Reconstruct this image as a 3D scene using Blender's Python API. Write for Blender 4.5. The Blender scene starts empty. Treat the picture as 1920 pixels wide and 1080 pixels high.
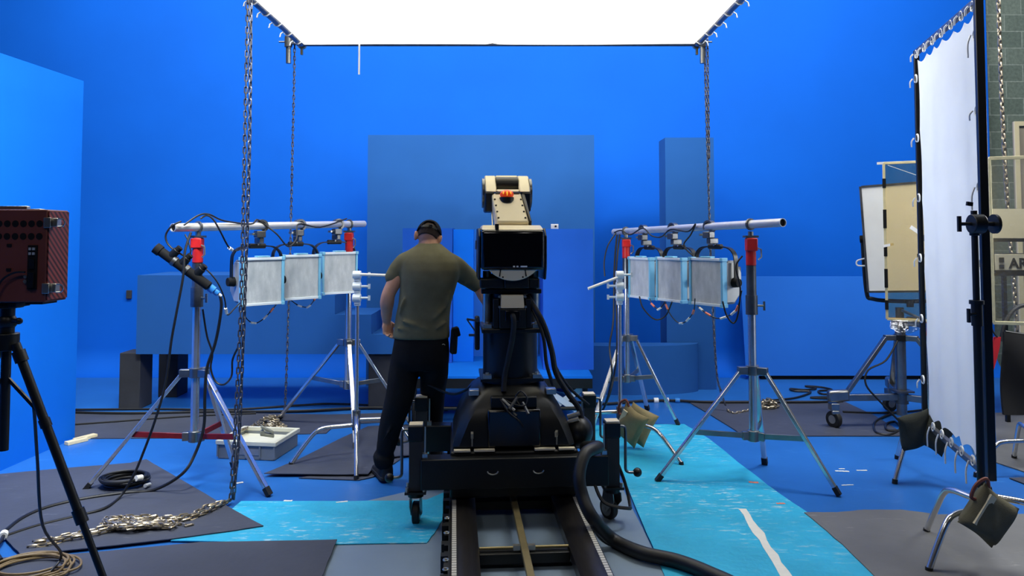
import bpy, bmesh, math, random
from mathutils import Vector, Matrix, Euler

random.seed(7)
PI = math.pi
C = bpy.context.scene.collection
SC = bpy.context.scene
V = Vector

# ------------------------------------------------------------------ camera, world, lights, exposure
F_PX, CAM_H, PITCH, HORIZON = 1400.0, 1.65, math.radians(2.5), 440.0
PPY = HORIZON - F_PX * math.tan(PITCH)
cam_data = bpy.data.cameras.new('camera')
cam_data.sensor_width = 36.0
cam_data.lens = 36.0 * F_PX / 1920.0
cam_data.shift_y = -(540.0 - PPY) / 1920.0
cam_data.clip_start = 0.05
cam = bpy.data.objects.new('camera', cam_data)
C.objects.link(cam)
cam.location = (0, 0, CAM_H)
cam.rotation_euler = (PI / 2 + PITCH, 0, 0)
SC.camera = cam

world = bpy.data.worlds.new('studio_world')
world.use_nodes = True
world.node_tree.nodes['Background'].inputs[0].default_value = (0.6, 0.75, 1.0, 1)
world.node_tree.nodes['Background'].inputs[1].default_value = 0.05
SC.world = world

SC.view_settings.view_transform = 'Standard'
SC.view_settings.look = 'None'
SC.view_settings.gamma = 1.0
SC.view_settings.use_curve_mapping = False
SC.view_settings.exposure = -1.25
SC.cycles.use_denoising = True
SC.cycles.max_bounces = 8
SC.cycles.diffuse_bounces = 4
SC.cycles.glossy_bounces = 3
SC.cycles.transmission_bounces = 6
SC.cycles.sample_clamp_indirect = 6.0


def area_light(name, loc, target, sx, sy, power, color, spread=180):
    d = bpy.data.lights.new(name, 'AREA')
    d.shape = 'RECTANGLE'
    d.size, d.size_y, d.energy, d.color = sx, sy, power, color
    d.spread = math.radians(spread)
    o = bpy.data.objects.new(name, d)
    C.objects.link(o)
    o.location = loc
    o.rotation_euler = (V(target) - V(loc)).to_track_quat('-Z', 'Y').to_euler()
    return o


# lamps rigged above the overhead silk
for lx in (-0.65, 0.65):
    for ly in (5.0, 6.1):
        area_light('overhead_lamp', (lx, ly, 4.75), (lx, ly, 0), 0.8, 0.6, 105, (1.0, 0.93, 0.76))
# studio lamps that wash the blue wall from the grid, and space lights over the set
for lx in (-4.6, -1.6, 1.4, 4.2):
    area_light('wall_wash_lamp', (lx, 5.6, 6.6), (lx, 9.0, 2.6), 1.6, 0.6, 330, (0.92, 0.96, 1.0))
for lx in (-3.3, 3.3):
    area_light('space_lamp', (lx, 5.4, 6.4), (lx, 5.4, 0), 1.4, 1.4, 430, (0.95, 0.97, 1.0))
# fill lamps added behind the camera to lift the sides facing it
for lx in (-2.6, 2.6):
    area_light('fill_lamp', (lx, -1.2, 6.8), (lx * 0.4, 2.6, 0), 1.2, 0.5, 105, (1.0, 0.95, 0.88))
area_light('screen_lamp', (4.6, 4.9, 2.3), (2.7, 4.5, 1.7), 0.8, 0.8, 110, (0.97, 0.98, 1.0), 130)
area_light('flat_wash_lamp', (-1.7, 3.4, 4.0), (-3.6, 5.5, 0.2), 0.9, 0.6, 140, (0.9, 0.96, 1.0), 80)
# small lamp on the far side of the robot, lighting the blocks on the stage
area_light('stage_lamp', (0.02, 5.45, 1.15), (0.12, 7.1, 1.0), 0.25, 0.2, 22, (0.92, 0.96, 1.0), 150)


# ------------------------------------------------------------------ pixel <-> place
def ray(px, py):
    u, v = (px - 960.0) / F_PX, (PPY - py) / F_PX
    c, s = math.cos(PITCH), math.sin(PITCH)
    return V((u, c - v * s, s + v * c))


def G(px, py, z=0.0):
    """point of the horizontal plane z seen at this pixel"""
    d = ray(px, py)
    t = (z - CAM_H) / d.z
    return V((d.x * t, d.y * t, z))


def D(px, py, Y):
    """point at distance Y into the room seen at this pixel"""
    d = ray(px, py)
    t = Y / d.y
    return V((d.x * t, Y, CAM_H + d.z * t))


# ------------------------------------------------------------------ materials
def lin(c):
    return tuple(((x / 255.0) / 12.92 if x / 255.0 <= 0.04045 else ((x / 255.0 + 0.055) / 1.055) ** 2.4) for x in c) + (1.0,)


class NT:
    def __init__(s, name):
        s.m = bpy.data.materials.new(name)
        s.m.use_nodes = True
        s.t = s.m.node_tree
        s.t.nodes.clear()
        s.out = s.n('ShaderNodeOutputMaterial')

    def n(s, kind, **kw):
        nd = s.t.nodes.new(kind)
        for k, v in kw.items():
            setattr(nd, k, v)
        return nd

    def l(s, a, b):
        s.t.links.new(a, b)

    def coords(s, scale=(1, 1, 1), rot=(0, 0, 0)):
        tc, mp = s.n('ShaderNodeTexCoord'), s.n('ShaderNodeMapping')
        mp.inputs['Scale'].default_value = scale
        mp.inputs['Rotation'].default_value = rot
        s.l(tc.outputs['Object'], mp.inputs['Vector'])
        return mp.outputs['Vector']

    def noise(s, vec, scale, detail=4, rough=0.55):
        nz = s.n('ShaderNodeTexNoise')
        nz.inputs['Scale'].default_value = scale
        nz.inputs['Detail'].default_value = detail
        nz.inputs['Roughness'].default_value = rough
        s.l(vec, nz.inputs['Vector'])
        return nz.outputs['Fac']

    def ramp(s, fac, stops):
        r = s.n('ShaderNodeValToRGB')
        el = r.color_ramp.elements
        while len(el) > 1:
            el.remove(el[-1])
        for i, (p, c) in enumerate(stops):
            e = el[0] if i == 0 else el.new(p)
            e.position, e.color = p, c
        s.l(fac, r.inputs['Fac'])
        return r.outputs['Color']

    def mix(s, fac, a, b):
        m = s.n('ShaderNodeMix', data_type='RGBA')
        for val, idx in ((fac, 0), (a, 6), (b, 7)):
            if hasattr(val, 'links') or hasattr(val, 'is_linked'):
                s.l(val, m.inputs[idx])
            else:
                m.inputs[idx].default_value = val
        return m.outputs[2]

    def bsdf(s, color, rough=0.5, metal=0.0, bump=None, bump_strength=0.2, bump_dist=0.01, **kw):
        b = s.n('ShaderNodeBsdfPrincipled')
        if hasattr(color, 'is_linked'):
            s.l(color, b.inputs['Base Color'])
        else:
            b.inputs['Base Color'].default_value = color
        if hasattr(rough, 'is_linked'):
            s.l(rough, b.inputs['Roughness'])
        else:
            b.inputs['Roughness'].default_value = rough
        b.inputs['Metallic'].default_value = metal
        for k, v in kw.items():
            b.inputs[k].default_value = v
        if bump is not None:
            bp = s.n('ShaderNodeBump')
            bp.inputs['Strength'].default_value = bump_strength
            bp.inputs['Distance'].default_value = bump_dist
            s.l(bump, bp.inputs['Height'])
            s.l(bp.outputs['Normal'], b.inputs['Normal'])
        s.l(b.outputs[0], s.out.inputs[0])
        return b


def mat(name, rgb, rough=0.5, metal=0.0, var=0.12, scale=6.0, bump=0.0, bscale=60.0, stretch=(1, 1, 1), spec=0.5):
    t = NT(name)
    vec = t.coords(stretch)
    f = t.noise(vec, scale)
    c = lin(rgb)
    a = tuple(max(0, x * (1 - var)) for x in c[:3]) + (1,)
    b = tuple(min(1, x * (1 + var)) for x in c[:3]) + (1,)
    col = t.ramp(f, [(0.3, a), (0.7, b)])
    bf = t.noise(vec, bscale) if bump else None
    t.bsdf(col, rough, metal, bump=bf, bump_strength=bump, **{'Specular IOR Level': spec})
    return t.m


def scuffed(name, rgb, scuff_rgb, rough, amount, stretch, scale, rot=0.3, var=0.12, spec=0.4, bump=0.25):
    """sheet with worn streaks"""
    t = NT(name)
    base = t.noise(t.coords(), 2.2, 5)
    c = lin(rgb)
    lo = tuple(x * (1 - var) for x in c[:3]) + (1,)
    hi = tuple(min(1, x * (1 + var)) for x in c[:3]) + (1,)
    col = t.ramp(base, [(0.3, lo), (0.7, hi)])
    st = t.noise(t.coords(stretch, (0, 0, rot)), scale, 6, 0.7)
    mask = t.ramp(st, [(amount, (0, 0, 0, 1)), (min(0.99, amount + 0.09), (0.8, 0.8, 0.8, 1))])
    big = t.ramp(t.noise(t.coords(), 1.1, 2), [(0.42, (0, 0, 0, 1)), (0.62, (1, 1, 1, 1))])
    mm = t.n('ShaderNodeMath', operation='MULTIPLY')
    t.l(mask, mm.inputs[0])
    t.l(big, mm.inputs[1])
    col2 = t.mix(mm.outputs[0], col, lin(scuff_rgb))
    t.bsdf(col2, rough, 0, bump=t.noise(t.coords(), 14, 5), bump_strength=bump, bump_dist=0.02, **{'Specular IOR Level': spec})
    return t.m


M = {}
M['wall_blue'] = mat('blue screen wall paint', (5, 93, 200), 0.75, var=0.05, scale=0.9, spec=0.15)
M['flat_blue'] = mat('blue flat paint', (5, 102, 205), 0.75, var=0.04, scale=1.2, spec=0.15)
M['set_blue'] = mat('dull blue set paint', (33, 86, 152), 0.8, var=0.05, scale=1.5, spec=0.15)
M['deep_blue'] = mat('deep blue set paint', (28, 88, 192), 0.8, var=0.05, scale=1.5, spec=0.15)
M['vivid_blue'] = mat('vivid blue set colour', (0, 112, 235), 0.7, var=0.03, scale=1.5, spec=0.15)  # brighter, more saturated blue for the narrow upright board
M['pale_blue'] = mat('pale blue set paint', (36, 108, 206), 0.75, var=0.04, scale=1.0, spec=0.15)
M['floor_blue'] = scuffed('blue vinyl floor', (33, 98, 172), (60, 124, 196), 0.42, 0.60, (1, 3, 1), 3.0, var=0.07, bump=0.03, spec=0.45)
M['cyan_mat'] = scuffed('cyan vinyl mat', (46, 170, 208), (186, 222, 224), 0.5, 0.55, (2.5, 9, 2.5), 3.6, rot=0.55, var=0.15, bump=0.35)
M['grey_mat'] = scuffed('dark grey rubber mat', (62, 66, 78), (120, 122, 130), 0.62, 0.62, (2, 12, 2), 2.6, rot=-0.5, var=0.14, bump=0.12)
M['warm_mat'] = scuffed('worn grey rubber mat', (106, 106, 105), (140, 138, 132), 0.6, 0.60, (2, 10, 2), 2.4, rot=0.9, var=0.14, bump=0.12)
M['slate_mat'] = mat('slate blue vinyl mat', (118, 136, 154), 0.45, var=0.06, scale=3)
M['black_edge'] = mat('black rubber edge', (14, 16, 22), 0.8)
M['black'] = mat('black painted metal', (16, 18, 19), 0.42, var=0.15, scale=9, spec=0.45)
M['black_gloss'] = mat('glossy black panel', (9, 10, 16), 0.16, var=0.1, spec=0.6)
M['black_matte'] = mat('matte black', (17, 17, 18), 0.8, var=0.2, spec=0.25)
M['dark_box'] = mat('dark grey painted timber', (44, 46, 52), 0.75, var=0.16, scale=5, bump=0.1)
M['rubber'] = mat('black rubber', (20, 21, 23), 0.6, var=0.15, scale=20)
M['cream'] = mat('cream painted metal', (234, 222, 190), 0.42, var=0.04, scale=5)
M['chrome'] = mat('chromed steel tube', (222, 223, 224), 0.2, 0.9, var=0.06, scale=14)
M['steel'] = mat('dull galvanised steel', (150, 152, 152), 0.36, 1.0, var=0.16, scale=10, bump=0.05)
M['dark_steel'] = mat('dark worn steel', (112, 114, 116), 0.34, 0.85, var=0.22, scale=12, bump=0.05)
M['chain_steel'] = mat('bright chain steel', (168, 156, 134), 0.36, 0.75, var=0.15, scale=14)
M['chain_dark'] = mat('dark chain steel', (104, 106, 116), 0.38, 0.75, var=0.18, scale=14)
M['alu'] = mat('scuffed aluminium tube', (214, 214, 214), 0.4, 0.55, var=0.08, scale=10, stretch=(1, 1, 1))
M['red'] = mat('red painted metal', (196, 34, 34), 0.4, var=0.2, scale=10)
M['dark_red'] = mat('worn dark red steel', (120, 26, 38), 0.42, 0.2, var=0.25, scale=14)
M['lamp_blue'] = mat('light blue lamp frame', (120, 190, 225), 0.4, var=0.06, scale=8)
M['lamp_grey'] = mat('grey lamp housing', (128, 132, 138), 0.45, 0.2, var=0.1, scale=8)
M['lamp_silver'] = mat('pale silver lamp cheek', (190, 192, 190), 0.45, 0.3, var=0.06, scale=8)
M['white_frame'] = mat('white aluminium rail', (226, 236, 242), 0.4, 0.1, var=0.04)
M['white'] = mat('white plastic', (236, 236, 232), 0.5, var=0.03)
M['string'] = mat('white cotton tie', (238, 238, 234), 0.85, var=0.04)
M['paper'] = mat('white paper tape', (226, 224, 214), 0.85, var=0.05, scale=20)
M['orange_tape'] = mat('salmon cloth tape', (226, 132, 110), 0.85, var=0.08, scale=20)
M['timber'] = mat('pale timber', (214, 200, 160), 0.7, var=0.08, scale=3, stretch=(1, 14, 1))
M['tape'] = mat('yellowed masking tape', (218, 206, 160), 0.7, var=0.12, scale=12, bump=0.2)
M['plywood'] = mat('grey weathered plywood', (146, 136, 118), 0.7, var=0.12, scale=3, stretch=(8, 8, 1))
M['canvas'] = mat('olive canvas', (98, 94, 76), 0.9, var=0.16, scale=10, bump=0.25, bscale=220, spec=0.1)
M['canvas_dark'] = mat('grey green canvas', (62, 64, 58), 0.9, var=0.16, scale=10, bump=0.25, bscale=220, spec=0.1)
M['canvas_pale'] = mat('tan canvas', (140, 128, 96), 0.9, var=0.14, scale=10, bump=0.25, bscale=220, spec=0.1)
M['red_strap'] = mat('red webbing', (214, 24, 34), 0.7, var=0.1)
M['brown_cord'] = mat('brown handle cord', (120, 62, 46), 0.7, var=0.15)
M['brick_red'] = mat('red brown enamel', (112, 56, 44), 0.5, var=0.1, scale=7)
M['cable'] = mat('black rubber cable', (19, 20, 22), 0.5, var=0.12, scale=20)
M['cable_tan'] = mat('tan rubber cable', (124, 104, 70), 0.55, var=0.2, scale=20)
M['plug_blue'] = mat('blue plastic plug', (46, 132, 214), 0.4, var=0.08)
M['crate_grey'] = mat('grey plastic crate', (112, 118, 122), 0.5, var=0.08)
M['crate_cream'] = mat('cream plastic crate rim', (206, 204, 184), 0.5, var=0.05)
M['khaki'] = mat('grey green plastic', (132, 134, 118), 0.5, var=0.08)
M['skin'] = mat('skin', (206, 156, 130), 0.55, var=0.08, scale=14, bump=0.04, bscale=160, spec=0.35)
M['shirt'] = mat('olive grey cotton', (112, 110, 88), 0.92, var=0.10, scale=14, bump=0.15, bscale=260, spec=0.08)
M['trousers'] = mat('charcoal cotton trousers', (28, 29, 33), 0.9, var=0.16, scale=8, bump=0.15, bscale=240, spec=0.1)
M['cap'] = mat('black cotton cap', (30, 30, 32), 0.9, var=0.12, scale=16, bump=0.2, bscale=260, spec=0.1)
M['shoe'] = mat('black shoe', (20, 20, 22), 0.6, var=0.2, scale=16)
M['hair'] = mat('dark cropped hair', (52, 38, 30), 0.8, var=0.2, scale=60, bump=0.4, bscale=300)
M['silver_paint'] = mat('silver fitting', (200, 198, 188), 0.3, 0.9, var=0.08)
M['gold'] = mat('brass coloured bar', (176, 160, 116), 0.36, 0.75, var=0.14, scale=9)
M['rail'] = mat('brushed dark rail', (70, 67, 66), 0.34, 0.85, var=0.2, scale=6, stretch=(8, 1, 8))


def m_lens():
    t = NT('frosted lamp diffuser')
    st = t.noise(t.coords((1, 1, 0.35)), 16, 6, 0.65)
    col = t.ramp(st, [(0.25, lin((158, 166, 172))), (0.55, lin((188, 194, 198))), (0.8, lin((228, 232, 233)))])
    t.bsdf(col, 0.3, 0.0, **{'Specular IOR Level': 0.6})
    return t.m


def m_ruler():
    t = NT('ruler strip')
    w = t.n('ShaderNodeTexWave', wave_type='BANDS', bands_direction='Y')
    w.inputs['Scale'].default_value = 12.0
    t.l(t.coords(), w.inputs['Vector'])
    t.bsdf(t.ramp(w.outputs['Fac'], [(0.08, lin((70, 70, 66))), (0.2, lin((206, 202, 190)))]), 0.4, 0.2)
    return t.m


def m_block():
    t = NT('painted concrete block wall')
    tc = t.n('ShaderNodeTexCoord')
    sp, cb = t.n('ShaderNodeSeparateXYZ'), t.n('ShaderNodeCombineXYZ')
    t.l(tc.outputs['Object'], sp.inputs[0])
    t.l(sp.outputs['X'], cb.inputs['X'])
    t.l(sp.outputs['Z'], cb.inputs['Y'])
    b = t.n('ShaderNodeTexBrick')
    b.inputs['Scale'].default_value = 1.0
    b.inputs['Brick Width'].default_value = 0.42
    b.inputs['Row Height'].default_value = 0.208
    b.inputs['Mortar Size'].default_value = 0.007
    b.inputs['Mortar Smooth'].default_value = 0.2
    b.inputs['Color1'].default_value = lin((122, 134, 122))
    b.inputs['Color2'].default_value = lin((92, 106, 97))
    b.inputs['Mortar'].default_value = lin((140, 150, 140))
    t.l(cb.outputs[0], b.inputs['Vector'])
    grain = t.ramp(t.noise(tc.outputs['Object'], 30, 6), [(0.3, (0.72, 0.72, 0.72, 1)), (0.7, (1.1, 1.1, 1.08, 1))])
    mx = t.n('ShaderNodeMix', data_type='RGBA', blend_type='MULTIPLY')
    mx.inputs[0].default_value = 1.0
    t.l(b.outputs['Color'], mx.inputs[6])
    t.l(grain, mx.inputs[7])
    t.bsdf(mx.outputs[2], 0.85, 0, bump=b.outputs['Fac'], bump_strength=-0.6, bump_dist=0.01)
    return t.m


def m_silk(name, trans, rgb=(255, 255, 250)):
    t = NT(name)
    tr, df, mx = t.n('ShaderNodeBsdfTranslucent'), t.n('ShaderNodeBsdfDiffuse'), t.n('ShaderNodeMixShader')
    col = t.ramp(t.noise(t.coords(), 4, 3), [(0.3, tuple(x * 0.96 for x in lin(rgb)[:3]) + (1,)), (0.7, lin(rgb))])
    t.l(col, tr.inputs['Color'])
    t.l(col, df.inputs['Color'])
    mx.inputs[0].default_value = trans
    t.l(df.outputs[0], mx.inputs[1])
    t.l(tr.outputs[0], mx.inputs[2])
    t.l(mx.outputs[0], t.out.inputs[0])
    return t.m


def m_film(name, rgb, alpha_glossy=0.12, diffuse=0.1):
    """clear or tinted plastic film: see-through, with a gloss and a little milkiness"""
    t = NT(name)
    tp, gl, df = t.n('ShaderNodeBsdfTransparent'), t.n('ShaderNodeBsdfGlossy'), t.n('ShaderNodeBsdfTranslucent')
    tp.inputs['Color'].default_value = lin(rgb)
    gl.inputs['Roughness'].default_value = 0.12
    df.inputs['Color'].default_value = lin((250, 240, 215))
    bp = t.n('ShaderNodeBump')
    bp.inputs['Strength'].default_value = 0.5
    bp.inputs['Distance'].default_value = 0.05
    t.l(t.noise(t.coords((1, 1, 1)), 7, 4), bp.inputs['Height'])
    t.l(bp.outputs['Normal'], gl.inputs['Normal'])
    m1, m2 = t.n('ShaderNodeMixShader'), t.n('ShaderNodeMixShader')
    m1.inputs[0].default_value = alpha_glossy
    m2.inputs[0].default_value = diffuse
    t.l(tp.outputs[0], m1.inputs[1])
    t.l(gl.outputs[0], m1.inputs[2])
    t.l(m1.outputs[0], m2.inputs[1])
    t.l(df.outputs[0], m2.inputs[2])
    t.l(m2.outputs[0], t.out.inputs[0])
    return t.m


def m_glow(name, rgb, strength):
    t = NT(name)
    b = t.bsdf(lin(rgb), 0.25)
    b.inputs['Emission Color'].default_value = lin(rgb)
    b.inputs['Emission Strength'].default_value = strength
    return t.m


def m_hatch():
    t = NT('red brown hatched side')
    w = t.n('ShaderNodeTexWave', wave_type='BANDS', bands_direction='DIAGONAL')
    w.inputs['Scale'].default_value = 26.0
    t.l(t.coords(), w.inputs['Vector'])
    t.bsdf(t.ramp(w.outputs['Fac'], [(0.35, lin((52, 18, 16))), (0.6, lin((124, 52, 44)))]), 0.5)
    return t.m


M['lens'] = m_lens()
M['ruler'] = m_ruler()
M['block'] = m_block()
M['overhead_silk'] = m_silk('overhead silk cloth', 0.45, (255, 249, 228))
M['frame_silk'] = m_silk('white diffusion cloth', 0.5, (240, 244, 250))
M['clear_film'] = m_film('clear plastic film', (240, 242, 236), 0.10, 0.06)
M['crumpled_film'] = m_film('crumpled film', (235, 232, 220), 0.05, 0.12)
M['warm_film'] = m_film('warm gel film', (246, 226, 176), 0.07, 0.10)
M['amber'] = m_glow('amber beacon lens', (235, 70, 12), 0.8)
M['amber_bright'] = m_glow('bright amber beacon bar', (255, 200, 60), 2.0)
M['hatch'] = m_hatch()


# ------------------------------------------------------------------ mesh building
class MB:
    def __init__(s):
        s.v, s.f = [], []

    def add(s, vs, fs):
        o = len(s.v)
        s.v += [tuple(p) for p in vs]
        s.f += [tuple(i + o for i in f) for f in fs]
        return s

    def box(s, c, d, rot=None):
        c = V(c)
        R = rot if isinstance(rot, Matrix) else (Euler(rot).to_matrix() if rot else Matrix.Identity(3))
        vs = [c + R @ V((sx * d[0] / 2, sy * d[1] / 2, sz * d[2] / 2)) for sz in (-1, 1) for sy in (-1, 1) for sx in (-1, 1)]
        return s.add(vs, [(0, 2, 3, 1), (4, 5, 7, 6), (0, 1, 5, 4), (2, 6, 7, 3), (0, 4, 6, 2), (1, 3, 7, 5)])

    def bz(s, x0, x1, y0, y1, z0, z1):
        return s.box(((x0 + x1) / 2, (y0 + y1) / 2, (z0 + z1) / 2), (abs(x1 - x0), abs(y1 - y0), abs(z1 - z0)))

    def beam(s, a, b, w, h, up=(0, 0, 1)):
        a, b = V(a), V(b)
        y = (b - a).normalized()
        u = V(up)
        if abs(u.dot(y)) > 0.98:
            u = V((0, 1, 0)) if abs(y.y) < 0.9 else V((1, 0, 0))
        x = y.cross(u).normalized()
        z = x.cross(y)
        R = Matrix((x, y, z)).transposed()
        return s.box((a + b) / 2, (w, (b - a).length, h), R)

    def loft(s, rings, cap=True, close=True):
        n = len(rings[0])
        o = len(s.v)
        for r in rings:
            s.v += [tuple(p) for p in r]
        for k in range(len(rings) - 1):
            for i in range(n if close else n - 1):
                j = (i + 1) % n
                s.f.append((o + k * n + i, o + k * n + j, o + (k + 1) * n + j, o + (k + 1) * n + i))
        if cap:
            s.f.append(tuple(o + i for i in reversed(range(n))))
            s.f.append(tuple(o + (len(rings) - 1) * n + i for i in range(n)))
        return s

    def cyl(s, a, b, r, r2=None, n=14):
        return s.tube([a, b], [r, r if r2 is None else r2], n)

    def tube(s, pts, r, n=8, cap=True, closed=False):
        pts = [V(p) for p in pts]
        N = len(pts)
        rs = r if isinstance(r, (list, tuple)) else [r] * N
        T = []
        for i in range(N):
            if closed:
                d = pts[(i + 1) % N] - pts[i - 1]
            else:
                d = pts[min(i + 1, N - 1)] - pts[max(i - 1, 0)]
            T.append(d.normalized() if d.length > 1e-9 else V((0, 0, 1)))
        u = T[0].orthogonal().normalized()
        rings = []
        for i in range(N):
            u = (u - T[i] * u.dot(T[i]))
            u = u.normalized() if u.length > 1e-6 else T[i].orthogonal().normalized()
            w = T[i].cross(u)
            rings.append([pts[i] + (u * math.cos(2 * PI * k / n) + w * math.sin(2 * PI * k / n)) * rs[i] for k in range(n)])
        if closed:
            rings.append(rings[0])
        return s.loft(rings, cap=cap and not closed)

    def prism(s, poly, axis, lo, hi):
        """poly of (u,w) extruded along axis: x -> (y,z), y -> (x,z), z -> (x,y)"""
        def P(u, w, t):
            return {'x': (t, u, w), 'y': (u, t, w), 'z': (u, w, t)}[axis]
        return s.loft([[P(u, w, lo) for u, w in poly], [P(u, w, hi) for u, w in poly]])

    def ball(s, c, r, n=14, m=8, rot=None):
        c = V(c)
        r = V(r) if isinstance(r, (tuple, list)) else V((r, r, r))
        R = rot if rot is not None else Matrix.Identity(3)
        vs = [c + R @ V((0, 0, -r.z))]
        for j in range(1, m):
            t = -PI / 2 + PI * j / m
            for i in range(n):
                a = 2 * PI * i / n
                vs.append(c + R @ V((r.x * math.cos(t) * math.cos(a), r.y * math.cos(t) * math.sin(a), r.z * math.sin(t))))
        vs.append(c + R @ V((0, 0, r.z)))
        fs = [(0, 1 + (i + 1) % n, 1 + i) for i in range(n)]
        for j in range(m - 2):
            for i in range(n):
                a, b = 1 + j * n + i, 1 + j * n + (i + 1) % n
                fs.append((a, b, b + n, a + n))
        L = len(vs) - 1
        fs += [(L, 1 + (m - 2) * n + i, 1 + (m - 2) * n + (i + 1) % n) for i in range(n)]
        return s.add(vs, fs)

    def grid(s, fn, nu, nv, thick=None):
        """surface fn(u,v) -> point, u,v in 0..1; closed to a solid sheet if thick (a vector) is given"""
        P = [[V(fn(i / nu, j / nv)) for i in range(nu + 1)] for j in range(nv + 1)]
        idx = lambda i, j: j * (nu + 1) + i
        vs = [p for row in P for p in row]
        fs = [(idx(i, j), idx(i + 1, j), idx(i + 1, j + 1), idx(i, j + 1)) for j in range(nv) for i in range(nu)]
        if thick is not None:
            t = V(thick)
            n0 = len(vs)
            vs = vs + [p + t for p in vs]
            fs = fs + [tuple(reversed([k + n0 for k in f])) for f in fs]
            border = [idx(i, 0) for i in range(nu)] + [idx(nu, j) for j in range(nv)] + [idx(i, nv) for i in range(nu, 0, -1)] + [idx(0, j) for j in range(nv, 0, -1)]
            for k in range(len(border)):
                a, b = border[k], border[(k + 1) % len(border)]
                fs.append((b, a, a + n0, b + n0))
        return s.add(vs, fs)

    def moved(s, f):
        s.v = [tuple(f(V(p))) for p in s.v]
        return s


def smooth_pts(pts, sub=6, closed=False):
    """Catmull-Rom through the points"""
    pts = [V(p) for p in pts]
    N = len(pts)
    out = []
    rng = range(N) if closed else range(N - 1)
    for i in rng:
        if closed:
            p0, p1, p2, p3 = pts[i - 1], pts[i], pts[(i + 1) % N], pts[(i + 2) % N]
        else:
            p0, p1, p2, p3 = pts[max(i - 1, 0)], pts[i], pts[i + 1], pts[min(i + 2, N - 1)]
        for k in range(sub):
            t = k / sub
            out.append(0.5 * ((2 * p1) + (p2 - p0) * t + (2 * p0 - 5 * p1 + 4 * p2 - p3) * t * t + (3 * p1 - p0 - 3 * p2 + p3) * t ** 3))
    if not closed:
        out.append(pts[-1])
    return out


def hang(a, b, sag, n=10):
    a, b = V(a), V(b)
    return [a.lerp(b, k / n) - V((0, 0, sag * 4 * (k / n) * (1 - k / n))) for k in range(n + 1)]


def mesh_of(name, mb, m, smooth=40):
    me = bpy.data.meshes.new(name)
    me.from_pydata(mb.v, [], mb.f)
    bm = bmesh.new()
    bm.from_mesh(me)
    bmesh.ops.recalc_face_normals(bm, faces=bm.faces)
    bm.to_mesh(me)
    bm.free()
    me.polygons.foreach_set('use_smooth', [True] * len(me.polygons))
    me.set_sharp_from_angle(angle=math.radians(smooth))
    me.materials.append(m if not isinstance(m, str) else M[m])
    return me


def part(name, mb, m, parent=None, bevel=0.0, smooth=40, label=None):
    """ONE mesh object; with a parent it is a part of that thing"""
    o = bpy.data.objects.new(name, mesh_of(name, mb, m, smooth))
    C.objects.link(o)
    if parent is not None:
        o.parent = parent
    if bevel:
        b = o.modifiers.new('bevel', 'BEVEL')
        b.width, b.segments, b.limit_method, b.angle_limit = bevel, 2, 'ANGLE', math.radians(50)
        b.harden_normals = False
    if label:
        o['label'] = label
    return o


def pieces(name, mb, m, parent, **kw):
    """every separate piece of the mesh becomes a part of its own"""
    par = list(range(len(mb.v)))
    def find(i):
        while par[i] != i:
            par[i] = par[par[i]]
            i = par[i]
        return i
    for f in mb.f:
        r = find(f[0])
        for i in f[1:]:
            par[find(i)] = r
    sets = {}
    for f in mb.f:
        sets.setdefault(find(f[0]), []).append(f)
    out = []
    for fs in sets.values():
        ids = sorted({i for f in fs for i in f})
        mp = {i: k for k, i in enumerate(ids)}
        out.append(part(name, MB().add([mb.v[i] for i in ids], [tuple(mp[i] for i in f) for f in fs]), m, parent, **kw))
    return out


def tag(o, label, cat, group=None, kind=None):
    o['label'], o['category'] = label, cat
    if group:
        o['group'] = group
    if kind:
        o['kind'] = kind
    return o


def thing(name, label, cat, loc=(0, 0, 0), rz=0.0, group=None):
    o = bpy.data.objects.new(name, None)
    o.empty_display_size = 0.1
    C.objects.link(o)
    o.location, o.rotation_euler = loc, (0, 0, rz)
    return tag(o, label, cat, group)


def solo(name, mb, m, label, cat, group=None, bevel=0.0, smooth=40, kind=None):
    """a thing that is one mesh given in room coordinates; its origin goes to its base"""
    xs, ys, zs = zip(*mb.v)
    c = V(((min(xs) + max(xs)) / 2, (min(ys) + max(ys)) / 2, min(zs)))
    mb.moved(lambda p: p - c)
    o = part(name, mb, m, None, bevel, smooth)
    o.location = c
    return tag(o, label, cat, group, kind)


def struct(name, mb, m, smooth=40):
    o = part(name, mb, m, None, 0, smooth)
    o['kind'] = 'structure'
    return o


def dup(root, loc, rz, label, group=None):
    r = root.copy()
    C.objects.link(r)
    r.location, r.rotation_euler = loc, (0, 0, rz)
    r['label'] = label
    if group:
        r['group'] = group
    for ch in list(root.children):
        c = ch.copy()
        C.objects.link(c)
        c.parent = r
        for g in list(ch.children):
            d = g.copy()
            C.objects.link(d)
            d.parent = c
    return r


def local(T):
    """room point -> the thing's own coordinates"""
    mi = (Matrix.Translation(T.location) @ T.rotation_euler.to_matrix().to_4x4()).inverted()
    return lambda p: mi @ V(p)


def cable(name, pts, r, m, label, cat='cable', group=None, sub=6, n=7):
    return solo(name, MB().tube(smooth_pts(pts, sub), r, n), m, label, cat, group)

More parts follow.
